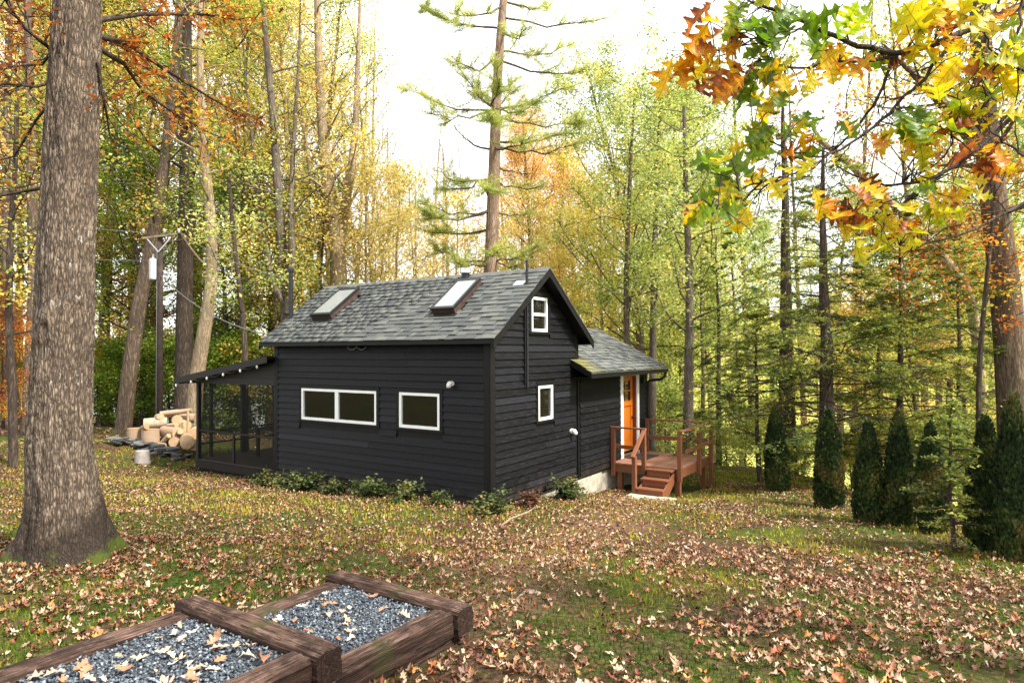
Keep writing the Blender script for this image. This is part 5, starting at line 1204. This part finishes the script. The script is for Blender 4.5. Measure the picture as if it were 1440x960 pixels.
# ---------------------------------------------------------------- tall pine behind the cabin
def pine():
    b = base(690, 25); root = empty('pine_tree', b); tag(root, 'tall white pine with layered branches rising behind the cabin roof', 'tree'); b0 = np.array(b); r = np.random.default_rng(3)
    Wd = Wood(); D = 25.0
    trunk = [b0*0+np.array((0, 0, -.4))]+[at(x, D, y)-b0 for x, y in ((688, 470), (690, 385), (693, 300), (696, 200), (699, 120), (704, 50), (708, 0), (712, -60), (716, -140), (720, -230))]
    Wd.tube(trunk, [.36, .29, .265, .24, .21, .185, .165, .15, .12, .08, .03], 12); link('trunk', Wd.mesh('pine_trunk', BK['pinebark']), None, root)
    Bs = [((705,40),(583,3),1,1),((704,25),(862,22),-1,.35),((702,85),(848,96),1,.8),((701,72),(800,64),2,.7),((700,84),(640,90),-2,.6),((694,156),(572,126),.5,1),((694,156),(604,160),-1,.8),((694,152),(640,84),1.5,.6),((695,152),(792,124),-1,.8),((695,160),(818,168),1,.9),((694,150),(700,95),-2.5,1.2),((694,150),(725,112),2.2,.8),((693,152),(660,110),2,.9),((693,152),(745,150),-2,.7),
          ((692,198),(812,178),1,.9),((692,205),(745,195),-2,.6),((691,210),(640,182),1,.15),((690,228),(735,245),0,.1),((690,205),(820,200),2,.5),((689,252),(608,240),1,.9),((689,252),(620,262),-1.5,.7),((689,255),(760,262),1,.5),((688,296),(590,286),0,.9),((688,296),(600,300),-2,.8),((689,292),(742,300),1,.6),((688,322),(584,318),1,.8),((688,368),(612,350),1.5,1),((688,366),(760,345),-1,.9),((688,368),(640,368),-1.5,.9),((688,366),(735,372),1,.9),
          ((708,-20),(600,-55),1,.8),((708,-20),(830,-50),0,.8),((709,-60),(640,-110),-1,.9),((709,-60),(790,-100),1,.9),((707,8),(640,20),-2,.8),((707,0),(770,10),2,.6),((705,45),(740,40),-3,.5),((689,258),(680,262),-3,.7),((689,350),(700,352),-3,.8),((695,155),(690,165),-3.2,.9)]
    LB = Wood(); pts = []; ups = []
    for (x0, y0), (x1, y1), dz, dens in Bs:
        p0 = at(x0, D, y0)-b0; p1 = at(x1, D+dz, y1)-b0; ln = np.linalg.norm(p1-p0); sag = -.06*ln
        t = np.linspace(0, 1, 8); P = p0+(p1-p0)*t[:, None]; P[:, 2] += sag*np.sin(np.pi*t)+.10*ln*(t**3-t)*.5; P[1:-1] += r.normal(0, .05, (6, 3)); LB.tube(P, np.linspace(.05, .010, 8), 5)
        for k in range(int(16*min(ln, 4)/2.5)):
            u = r.uniform(.28, 1.0); i = int(min(6, u*7)); f = u*7-i; q = P[i]*(1-f)+P[i+1]*f; dd = (P[i+1]-P[i]); dd /= np.linalg.norm(dd); dd = dd*.8+r.normal(0, .75, 3)*np.array((1, 1, .22))+np.array((0, 0, .12))
            tp, _ = wander(q, dd, r.uniform(.45, 1.15)*(1.25-.5*u), 4, r, .12, .25); LB.tube(tp, np.linspace(.012, .005, 5), 3)
            m = int(135*dens*r.uniform(.4, 1.4)); w_ = r.uniform(.25, 1.05, m)*4; k4 = np.minimum(3, w_.astype(int)); ff = (w_-k4)[:, None]; pts.append(tp[k4]*(1-ff)+tp[np.minimum(4, k4+1)]*ff+r.normal(0, .04, (m, 3)))
    link('branches', LB.mesh('pine_branches', BK['brown']), None, root)['kind'] = 'stuff'
    P = np.concatenate(pts); n = len(P)
    NE = (np.array([(-.035, 0, 0), (.035, 0, 0), (0, 1, .1)]), np.array([(0, 1, 2)]))
    link('needles', cloud('pine_needles', P, r, .20, LM['pine'], proto=NE, tilt=1.1, clump=.9, tone_fn=lambda p, q: q+.15), None, root)
pine()
# ---------------------------------------------------------------- hemlock-like trees with drooping, half bare limbs (right)
def fir(label, px, D, pyt, r0, nb, spread, seed, bare=.35, lean=0, cat='tree', zmin=1.0, dens=1.0, nd=.075, name='hemlock_tree', z0=None):
    b = base(px, D); root = empty(name, b); tag(root, label, cat); r = np.random.default_rng(seed)
    H = float(at(px, D, pyt)[2]-b[2]); zs = np.linspace(-.4, H, 12); Rv = np.array((.552, -.833, 0)); tr = np.outer(zs/H*lean, Rv)+np.stack([0*zs, 0*zs, zs], -1); tr[1:] += np.cumsum(r.normal(0, .02, (11, 3))*np.array((1, 1, 0)), 0)
    Wd = Wood(); Wd.tube(tr, r0*(1-.88*(zs.clip(0)/H))+.008, 10); link('trunk', Wd.mesh('hemlock_trunk', BK['dark']), None, root)
    LB = Wood(); pts = []; az = 0
    for k in range(nb):
        q = (k+r.uniform(0, 1))/nb; z = zmin+(H*.985-zmin)*q; az += 2.4+r.normal(0, .5); ln = spread*(1-.78*q)*r.uniform(.55, 1.15)
        e = r.normal(.02+.45*q, .12); p = np.array([np.interp(z, zs, tr[:, i]) for i in range(3)]); d = np.array((math.cos(az)*math.cos(e), math.sin(az)*math.cos(e), math.sin(e)))
        bp, _ = wander(p, d, ln, 8, r, .10, -.28+.5*q*0); LB.tube(bp, np.linspace(.008+.016*(1-q), .003, 9), 4); isbare = r.uniform() < bare
        for s in range(int(21*max(.5, ln/2))):
            u = r.uniform(.22, 1); i = int(min(7, u*8)); f = u*8-i; sp_ = bp[i]*(1-f)+bp[i+1]*f; dd = bp[i+1]-bp[i]; dd /= np.linalg.norm(dd); side = np.cross(dd, (0, 0, 1))*r.choice([-1, 1]); dd = dd*.7+side*r.uniform(.4, 1)+r.normal(0, .2, 3)+np.array((0, 0, -.12))
            tp, _ = wander(sp_, dd, ln*r.uniform(.12, .30), 3, r, .16, -.15); LB.tube(tp, np.linspace(.005, .002, 4), 3)
            if not isbare:
                m = int(30*dens*r.uniform(.3, 1.3)); w_ = r.uniform(0, 1.05, m)*3; k3 = np.minimum(2, w_.astype(int)); ff = (w_-k3)[:, None]; pts.append(tp[k3]*(1-ff)+tp[np.minimum(3, k3+1)]*ff+r.normal(0, .03, (m, 3))*np.array((1, 1, .5)))
    link('branches', LB.mesh('hemlock_branches', BK['dark']), None, root)['kind'] = 'stuff'
    P = np.concatenate(pts); KN = (np.array([(-.23,.1,0),(.23,.1,0),(0,1,.04)]), np.array([(0,1,2)]))
    link('needles', cloud('hemlock_needles', P, r, nd, LM['hemlock'], proto=KN, tilt=.45, clump=1.5), None, root)
fir('hemlock with dark bare topped trunk and drooping limbs, behind the second arborvitae', 1162, 15.6, 205, .20, 100, 3.6, 21, bare=.35, zmin=1.4, dens=1.0, nd=.085)
fir('hemlock with low green boughs beside the deck, thin dark trunk', 1066, 17.0, 440, .065, 46, 2.0, 22, bare=.25, zmin=2.2, dens=1.3, nd=.085)
fir('thin young spruce standing alone among the arborvitae on the right', 1340, 8.3, 560, .022, 40, .55, 23, bare=.1, zmin=.25, dens=.6, nd=.05, name='spruce_sapling')
fir('hemlock with long drooping boughs in front of the right field', 1262, 16.5, 300, .10, 100, 3.8, 24, bare=.22, zmin=1.2, dens=1.6, nd=.09)
fir('tall hemlock with patchy needles behind the bare topped one', 1104, 21.5, 140, .30, 70, 3.0, 26, bare=.45, zmin=2.5, dens=1.0, nd=.10)
fir('low hemlock boughs hanging left of the right edge trunk', 1350, 19.0, 330, .09, 90, 3.6, 27, bare=.2, zmin=1.0, dens=1.2, nd=.09)
fir('slim hemlock behind the deck corner', 1010, 22.0, 330, .10, 60, 2.6, 28, bare=.2, zmin=1.0, dens=1.2, nd=.09)

# ---------------------------------------------------------------- other trees that can be told apart
def stem_tree(label, pts, D, r0, r1, barkname, seed, nb=10, ln=2.2, pal=None, per=0, leaf=.11, name='tree', from_=.4, twig=5, forks=()):
    b = base(pts[0][0], D); root = empty(name, b); tag(root, label, 'tree'); b0 = np.array(b); r = np.random.default_rng(seed)
    P = [np.array((0, 0, -.4))]+[at(x, D+k*.0, y)-b0 for k, (x, y) in enumerate(pts[1:])]; P = np.array(P); n = len(P)
    tt = np.linspace(0, n-1, n*4); Q = np.stack([np.interp(tt, np.arange(n), P[:, k]) for k in range(3)], -1)
    for _ in range(2): Q[1:-1] = Q[1:-1]*.5+(Q[:-2]+Q[2:])*.25
    Wd = Wood(); rad_ = np.linspace(r0, r1, len(Q)); rad_[0] *= 1.35; Wd.tube(Q, rad_, 10); link('trunk', Wd.mesh('trunk', BK[barkname]), None, root)
    LB = Wood(); cp = []; stems = [(Q, rad_)]
    for fp in forks:
        F_ = np.array([at(x, D+r.normal(0, .25), y)-b0 for x, y in fp]); t2 = np.linspace(0, len(F_)-1, len(F_)*3); G = np.stack([np.interp(t2, np.arange(len(F_)), F_[:, k]) for k in range(3)], -1); rr0 = np.linspace(r0*.6, .02, len(G)); LB.tube(G, rr0, 8); stems.append((G, rr0))
    az = r.uniform(0, 6)
    for Q_, ra in stems:
        for k in range(nb):
            t = from_+(1-from_)*(k+r.uniform(0, 1))/nb if Q_ is Q else (k+r.uniform(0, 1))/nb; i = t*(len(Q_)-1); i0 = int(min(len(Q_)-2, i)); p = Q_[i0]*(1-(i-i0))+Q_[i0+1]*(i-i0); az += 2.4; e = r.uniform(.1, .9)
            bp, _ = wander(p, (math.cos(az)*math.cos(e), math.sin(az)*math.cos(e), math.sin(e)), ln*r.uniform(.6, 1.2), 6, r, .16, .25); LB.tube(bp, np.linspace(max(.012, ra[i0]*.3), .005, 7), 4)
            for s in range(twig):
                u = r.uniform(.3, 1)*6; u0 = int(min(5, u)); sp_ = bp[u0]*(1-(u-u0))+bp[u0+1]*(u-u0); tp, _ = wander(sp_, (bp[u0+1]-bp[u0])/.4+r.normal(0, .7, 3), ln*r.uniform(.2, .45), 3, r, .2); LB.tube(tp, np.linspace(.008, .003, 4), 3)
                m = int(per*r.uniform(.4, 1.5)); 
                if m: w_ = r.uniform(.1, 1, m)*3; k3 = np.minimum(2, w_.astype(int)); ff = (w_-k3)[:, None]; cp.append(tp[k3]*(1-ff)+tp[k3+1]*ff+r.normal(0, 1, (m, 3))*np.array((.22, .22, .14)))
    link('limbs', LB.mesh('limbs', BK[barkname]), None, root)['kind'] = 'stuff'
    if cp: link('crown', cloud('crown', np.concatenate(cp), r, leaf, LM[pal]), None, root)
stem_tree('brown trunk leaning to the right behind the firewood', [(172, 605), (180, 540), (195, 430), (212, 350), (226, 270), (238, 180), (250, 60), (256, -60)], 22, .27, .12, 'brown', 1, 14, 2.6, 'gold', 34, name='leaning_tree')
stem_tree('stout dark straight trunk between the pole and the pale leaning trunk', [(258, 600), (259, 480), (261, 350), (262, 240), (262, 100), (262, -80)], 23.5, .33, .16, 'dark', 2, 18, 3.2, 'green', 40, name='straight_tree')
stem_tree('pale curving trunk leaning in front of the porch', [(270, 610), (275, 540), (288, 460), (298, 400), (297, 320), (291, 250), (284, 190), (281, 100), (284, -20)], 21.5, .26, .09, 'pale', 3, 12, 2.4, 'gold', 24, name='curved_tree')
stem_tree('thin dark trunk just left of the cabin roof', [(346, 560), (345, 490), (340, 430), (334, 380), (328, 330), (322, 250)], 19, .09, .05, 'dark', 4, 12, 2.0, 'yellowgreen', 30, name='thin_tree', from_=.3)
stem_tree('many stemmed grey tree behind the stovepipe', [(404, 520), (404, 440), (400, 400), (395, 330), (390, 260), (384, 160), (372, 40), (368, -60)], 24, .26, .08, 'grey', 5, 13, 2.6, 'gold', 22, name='forked_tree', forks=[[(404, 440), (411, 360), (409, 280), (413, 200), (420, 90), (424, -40)], [(403, 430), (383, 400), (374, 340), (362, 260), (350, 160), (340, 40)]])
stem_tree('forked pale yellow barked tree left of the pine', [(477, 500), (477, 400), (474, 340), (466, 290), (456, 220), (450, 130), (446, 0), (444, -80)], 27, .40, .09, 'pale', 6, 13, 2.8, 'yellow', 24, name='forked_tree', forks=[[(477, 350), (484, 300), (494, 240), (500, 180), (503, 90), (506, 10), (508, -80)], [(474, 345), (462, 300), (440, 262), (430, 200), (420, 120)]])
stem_tree('big furrowed trunk at the right edge behind the arborvitae', [(1432, 620), (1425, 540), (1418, 450), (1408, 360), (1397, 280), (1388, 200), (1380, 80), (1376, -60)], 15, .36, .19, 'brown', 7, 14, 2.6, 'gold', 34, name='large_tree', from_=.5, forks=[[(1385, 215), (1350, 170), (1300, 120), (1240, 60)]])
stem_tree('broken pale limbed tree leaning across behind the yellow leaves', [(1390, 560), (1372, 420), (1330, 365), (1280, 310), (1230, 265), (1185, 222), (1150, 195)], 18.5, .14, .07, 'pale', 8, 9, 1.8, 'rust', 14, name='leaning_tree', from_=.15)
stem_tree('reddish brown leaved tree in front of the right edge trunk', [(1372, 640), (1376, 520), (1384, 430), (1394, 330), (1400, 260)], 14.0, .06, .03, 'dark', 9, 16, 1.9, 'rust', 40, .09, name='small_tree', from_=.35)
stem_tree('slender dark trunk behind the wing roof, nearest the gable', [(883, 600), (882, 500), (880, 400), (884, 300), (888, 200), (893, 130)], 24, .14, .04, 'brown', 10, 30, 2.7, 'yellowgreen', 60, .105, name='leafy_tree', from_=.25)
stem_tree('grey trunk behind the porch light corner of the wing', [(916, 610), (918, 500), (919, 400), (922, 300), (926, 200), (930, 120)], 25, .16, .05, 'grey', 11, 30, 2.6, 'yellowgreen', 60, .105, name='leafy_tree', from_=.25)
stem_tree('grey brown trunk rising behind the deck railing', [(966, 640), (968, 560), (970, 450), (968, 350), (964, 250), (962, 150)], 21, .19, .06, 'grey', 12, 26, 2.4, 'yellowgreen', 60, .105, name='leafy_tree', from_=.3)
stem_tree('thin trunk right of the small spruce in the field edge', [(1330, 640), (1334, 560), (1340, 470), (1345, 380), (1342, 300), (1340, 200)], 22, .11, .04, 'brown', 13, 22, 2.4, 'yellowgreen', 60, .105, name='thin_tree', from_=.3)
stem_tree('dark trunk on the far left edge behind the oak', [(12, 605), (14, 500), (10, 400), (8, 300), (10, 150), (14, 0), (15, -60)], 23, .17, .09, 'brown', 14, 16, 2.8, 'gold', 34, name='dark_tree')
stem_tree('second trunk in from the left edge behind the oak', [(40, 607), (44, 500), (48, 420), (46, 320), (44, 200), (40, 60), (38, -60)], 21, .20, .10, 'brown', 15, 16, 2.8, 'orange', 30, name='brown_tree')
stem_tree('gold leaved maple close behind the oak on the left', [(20, 640), (18, 560), (12, 450), (14, 340), (22, 230), (24, 120)], 15, .10, .04, 'dark', 16, 22, 2.4, 'gold', 30, .10, name='maple_tree', from_=.35)

# ---------------------------------------------------------------- the rest of the woods
rr = random.Random(2024)
SPOT = [(28, 'left of the big oak trunk'), (75, 'hidden partly by the big oak trunk'), (128, 'close right of the big oak trunk'), (178, 'above the low slate stack'), (212, 'behind the transformer can'), (243, 'just right of the utility pole'), (268, 'behind the stout dark trunk'), (300, 'beside the pale curving trunk'), (322, 'above the middle of the porch roof'), (362, 'at the left end of the cabin roof'), (415, 'behind the stovepipe'),
    (447, 'above the left end of the roof ridge'), (487, 'beside the forked pale yellow barked tree'), (512, 'above the top of the left skylight'), (532, 'just right of the left skylight'), (552, 'above the middle of the roof ridge'), (572, 'midway along the roof ridge'), (605, 'between the two skylights'), (630, 'above the right skylight'), (652, 'right behind the roof vent'), (680, 'just left of the pine trunk'), (726, 'just right of the pine trunk'), (747, 'behind the vent pipe'), (770, 'behind the gable peak'), (806, 'behind the right slope of the gable'), (838, 'above the foot of the gable rake'), (872, 'above the left part of the wing roof'), (903, 'above the orange door'), (918, 'above the wing light'),
    (945, 'above the right end of the wing roof'), (975, 'above the deck railing'), (1012, 'at the far deck corner'), (1048, 'left of the leftmost arborvitae'), (1075, 'beside the leftmost arborvitae'), (1110, 'right of the leftmost arborvitae'), (1145, 'beside the bent bare sapling'), (1175, 'above the second arborvitae'), (1208, 'above the third arborvitae'), (1245, 'above the gap by the fourth arborvitae'), (1275, 'above the fourth arborvitae'), (1300, 'above the fifth arborvitae'), (1330, 'left of the small spruce'), (1365, 'right of the small spruce'), (1405, 'left of the right edge trunk'), (1500, 'at the right edge trunk')]
def many(lst):
    for name, label, group, kd, pal, bk, items in lst:
        sp = [next(t for lim, t in SPOT if px <= lim) for px, D, yt in items]
        labs = []
        for i, (px, D, yt) in enumerate(items):
            same = sorted([D2 for (p2, D2, y2), t in zip(items, sp) if t == sp[i]])
            pre = '' if len(same) == 1 else ('nearer ' if D == same[0] else 'farther ' if D == same[-1] else 'middle ')
            labs.append(pre+label+' '+sp[i])
        for k, (px, D, yt) in enumerate(items):
            label = labs[k]
            p = base(px, D); s = (float(at(px, D, yt)[2])-p.z)/KH[kd]
            ws = min(s, 1.25)*rr.uniform(.95, 1.1)
            tree(name, label, p, kd, k, pal, bk, ws, group=group, sz=s)
many([
 ('maple_tree', 'broad gold and green maple', 'gold green maples left of the cabin', 'broad', 'gold', 'brown', [(60, 27, -150), (150, 29, -60), (330, 28, 20), (215, 34, -100), (400, 36, -50), (20, 40, -100), (120, 46, -80)]),
 ('rust_maple', 'tall rust leaved tree', 'rust leaved trees at the left', 'tall', 'rust', 'grey', [(190, 36, -120), (350, 42, -60), (45, 30, -90), (275, 40, -60)]),
 ('beech_tree', 'dark green leaved tree', 'green trees behind the pole', 'broad', 'green', 'dark', [(200, 25.5, 190), (320, 26, 240), (390, 30, 210)]),
 ('tall_tree', 'tall yellow green tree', 'tall yellow green trees at the left', 'tall', 'yellowgreen', 'grey', [(100, 31, -120), (290, 33, -80), (440, 33, -20), (10, 33, -80)]),
 ('yellow_tree', 'slender pale tree with yellow leaves', 'slender yellow trees behind the skylights', 'airy', 'pale', 'pale', [(430, 29, -50), (455, 38, -80), (515, 34, 110), (495, 46, 20), (400, 46, -60), (375, 33, 20), (470, 31, 60)]),
 ('bare_tree', 'thin nearly leafless tree', 'leafless trees behind the cabin', 'bare', 'yellow', 'pale', [(535, 33, 90), (560, 42, 190), (600, 48, 170), (640, 40, 190), (585, 36, 240), (730, 46, 170), (815, 44, 180), (860, 40, 150), (620, 60, 200), (780, 55, 180), (550, 58, 150), (665, 62, 210), (520, 40, 20)]),
 ('sapling', 'small pale yellow leaved tree', 'small yellow trees beyond the ridge', 'young', 'pale', 'pale', [(555, 30, 270), (600, 36, 260), (520, 28, 250), (640, 34, 290), (735, 34, 275), (800, 32, 300), (830, 36, 280), (560, 50, 250)]),
 ('orange_maple', 'orange leaved maple', 'orange maples behind the pine', 'broad', 'orange', 'brown', [(755, 38, 190), (790, 44, 215), (722, 45, 225)]),
 ('yellow_tree', 'bright yellow small tree', 'yellow trees right of the gable', 'young', 'yellow', 'pale', [(845, 30, 270), (815, 38, 250), (875, 40, 220)]),
 ('green_tree', 'tall airy yellow green tree against the sky', 'yellow green trees right of the pine', 'broad', 'yellowgreen', 'grey', [(900, 29, 90), (958, 33, 105), (930, 38, 140)]),
 ('yellow_tree', 'tall thin yellow leaved tree', 'yellow trees beyond the hedge', 'airy', 'yellowgreen', 'brown', [(1000, 34, 110), (1060, 38, 60), (1200, 44, -20), (1300, 36, -60), (1400, 38, -100), (1130, 52, 60)]),
 ('green_tree', 'bushy pale green tree by the sunny field', 'field edge trees at the right', 'young', 'yellowgreen', 'brown', [(985, 27, 300), (1040, 31, 290), (1240, 46, 270), (1385, 36, 300), (1420, 42, 230), (1150, 58, 300), (1290, 60, 280), (1030, 56, 270), (1390, 62, 260), (940, 36, 300), (900, 34, 330)]),
 ('field_tree', 'large pale green tree across the field', 'large trees across the field', 'broad', 'yellowgreen', 'grey', [(1180, 46, 290), (1320, 44, 270), (1085, 50, 320), (1010, 44, 250), (1430, 42, 180)]),
 ('gold_tree', 'gold and orange leaved sapling among the hemlocks', 'gold saplings among the hemlocks', 'young', 'gold', 'dark', [(1232, 20, 400), (1300, 21, 370), (1180, 19.5, 430), (1350, 23, 330)]),
 ('orange_tree', 'small orange leaved tree', 'orange saplings behind the arborvitae', 'young', 'orange', 'brown', [(1215, 25, 400), (1400, 22, 330)]),
 ('maple_sapling', 'leafy green and gold sapling', 'leafy saplings at the left', 'young', 'gold', 'brown', [(385, 25, 300), (205, 28, 250), (440, 27, 260)]),
 ('understory_bush', 'dark green understory bush', 'understory bushes at the left', 'bushy', 'green', 'dark', [(140, 25, 505), (165, 27, 500), (205, 26, 490), (240, 25.5, 500), (110, 27, 520), (300, 24.5, 510), (330, 25, 490), (290, 28, 470), (20, 29, 510), (60, 27, 530), (330, 31, 470)]),
 ('yellow_bush', 'low yellow green bush', 'yellow green bushes below the deck', 'bushy', 'yellowgreen', 'brown', [(1020, 21, 610), (1045, 24, 590), (985, 24, 590), (935, 26, 560), (1120, 22, 620), (1195, 21, 625), (1350, 18, 610), (1090, 27, 580), (1240, 22, 610)]),
 ('rust_sapling', 'small rust leaved sapling', 'rust saplings at the left', 'young', 'rust', 'dark', [(5, 22, 400), (70, 24, 430), (215, 30, 440), (165, 33, 400), (30, 19, 440)]),
])
# far wood beyond the lake and the field, one mass
r = np.random.default_rng(99); n = 26000
ang = r.uniform(-.72, .72, n); dd = np.where(ang*40 > -4, r.uniform(62, 110, n), r.uniform(150, 210, n)); dd = np.where(r.uniform(0, 1, n) < .0, 0, dd)
x = CAM[0]+dd*(.833+.552*np.tan(ang)*1); y = CAM[1]+dd*(.552-.833*np.tan(ang)); top = (5+15*fbm(ang*22, ang*7, 5, 3))*np.where(ang*40 > -4, 1, 1.3)
P = np.stack([x, y, zg(x, y)+top*r.uniform(0, 1, n)**1.15], -1)
far_wood = link('far_wood', cloud('far_wood', P, r, .85, LM['yellowgreen'], clump=.08, tone_fn=lambda p, q: q*.7+.35)); tag(far_wood, 'far wood with leaf colour paled like haze beyond the field and the lake', kind='stuff')  # leaf tones lifted so distance haze is painted into the colour

# ---------------------------------------------------------------- utility pole and wires
pb = base(225, 20.5); pole = empty('utility_pole', pb); tag(pole, 'dark utility pole with a crossarm and a pale transformer can behind the firewood', 'utility pole'); b0 = np.array(pb)
ht = float(at(224, 20.5, 332)[2]-pb.z)
m = MB(); m.tube([(0, 0, -.5), (0, 0, ht*.5), (0, 0, ht)], [.10, .09, .075], 12); m.build('pole', M['wood_grey'], pole, smooth=True)
rv = Vector((.552, -.833, 0)); fv = Vector((.833, .552, 0))
m = MB(); m.beam(Vector((0, 0, ht-.08))-rv*.5-fv*.11, Vector((0, 0, ht+.06))+rv*.6-fv*.11, .05, .06); m.build('crossarm', M['crossarm'], pole, .005)
for s in (-1, 1): m = MB(); m.beam(rv*(.38*s)+Vector((0, 0, ht-.06))-fv*.10, Vector((0, 0, ht-.5))-fv*.10, .03, .03); m.build('brace', M['silver'], pole)
for s in (-.45, .2, .65): m = MB(); q = rv*s-fv*.14+Vector((0, 0, ht+.08)); m.tube([q, q+Vector((0,0,.06)), q+Vector((0,0,.10)), q+Vector((0,0,.13))], [.02,.04,.045,.02], 8); m.build('insulator', M['can'], pole)
m = MB(); q = -rv*.22+Vector((0, 0, ht-1.35)); m.tube([q, q+Vector((0,0,.04)), q+Vector((0,0,.60)), q+Vector((0,0,.66))], [.11,.12,.12,.08], 16); tc = m.build('transformer_can', M['can'], pole)
m = MB(); m.tube([q+Vector((0,0,.66)), q+Vector((0,0,.80))], [.04,.02], 8); m.build('bushing', M['can'], tc)
m = MB(); m.tube([Vector((0,0,ht*.95))-rv*.095, Vector((0,0,.2))-rv*.115], .009, 6); m.build('ground_wire', M['silver'], pole)
def wire(label, p, q, sag, mat, r_=.012):
    p, q = Vector(p), Vector(q); o = MB(); pts = []
    for i in range(17): t = i/16; pts.append(p.lerp(q, t)-Vector((0, 0, sag*4*t*(1-t)))-p)
    m = MB(); m.tube(pts, r_, 5); ob = m.build('wire', mat, None); ob.location = p; tag(ob, label, 'wire', 'overhead wires')
ptop = Vector(pb)+Vector((0, 0, ht)); eave = Vector((.15, L+.1, 3.1))
wire('thick service cable sagging from the pole to the cabin eave', ptop-Vector((0,0,1.2)), eave, .35, M['wire'], .012)
wire('upper service wire running from the crossarm towards the cabin roof', ptop+rv*.65+Vector((0,0,.1)), Vector((.5, L+.15, 4.45)), .18, M['wire'], .008)
wire('wire running left from the crossarm past the oak', ptop-rv*.45+Vector((0,0,.12)), Vector(at(-260, 24, 225)), .5, M['wire'], .010)
wire('lower wire running left from the transformer', ptop-rv*.2-Vector((0,0,.75)), Vector(at(-260, 24, 270)), .7, M['wire'], .010)
wire('high straight wire crossing left of the cabin roof', at(-100, 22, 252), at(440, 26, 255), .1, M['wire'], .008)
# small ring of bent branch beyond the hedge and a fallen twig on the lawn
m = MB(); q = Vector(at(1146, 18)); zq = zg1(q.x, q.y); m.tube([Vector((0,0,-.1)), Vector((0,0,1.0)), Vector((0,0,1.6))-rv*-.08, Vector((0,0,2.0))+rv*.35, Vector((0,0,2.05))+rv*.75], [.045,.04,.035,.03,.02], 8); o = m.build('bent_sapling', BK['dark'], None, smooth=True); o.location = (q.x, q.y, zq); tag(o, 'bare dark sapling bent over between the first two arborvitae', 'sapling')
m = MB(); q = pp(720, 742, 9.6); m.tube([Vector((0,0,.02)), Vector((.35,.05,.04)), Vector((.8,.0,.05)), Vector((1.3,.12,.03))], [.018,.016,.013,.006], 7); o = m.build('fallen_stick', BK['pale'], None, smooth=True); q, _t = hit(705, 742); o.location = (q[0], q[1], zg1(q[0], q[1])+.01); o.rotation_euler = (0, 0, .05); tag(o, 'pale fallen stick on the leaves before the cabin corner', 'stick')
q, _t = hit(745, 838); m = MB(); n = 9; m.prism([(math.cos(6.283*i/n)*(.3+.05*math.sin(i*2.1)), math.sin(6.283*i/n)*(.17+.03*math.cos(i*1.7))) for i in range(n)], 2, -.06, .035); o = m.build('flat_rock', M['pinkrock'], None, .02); o.location = (q[0], q[1], zg1(q[0], q[1])-.03); o.scale = (.8, .8, .7); o.rotation_euler = (0, .06, .4); tag(o, 'flat pinkish rock almost buried in the lawn', 'rock')
tri = sum(sum(len(p.vertices)-2 for p in me.polygons) if len(me.polygons) < 2000 else len(me.loop_triangles) if me.calc_loop_triangles() is None else 0 for me in bpy.data.meshes); print('triangles', tri)
print('script time', round(time.time()-T0, 1), 'overhead leaves', NLEAF)
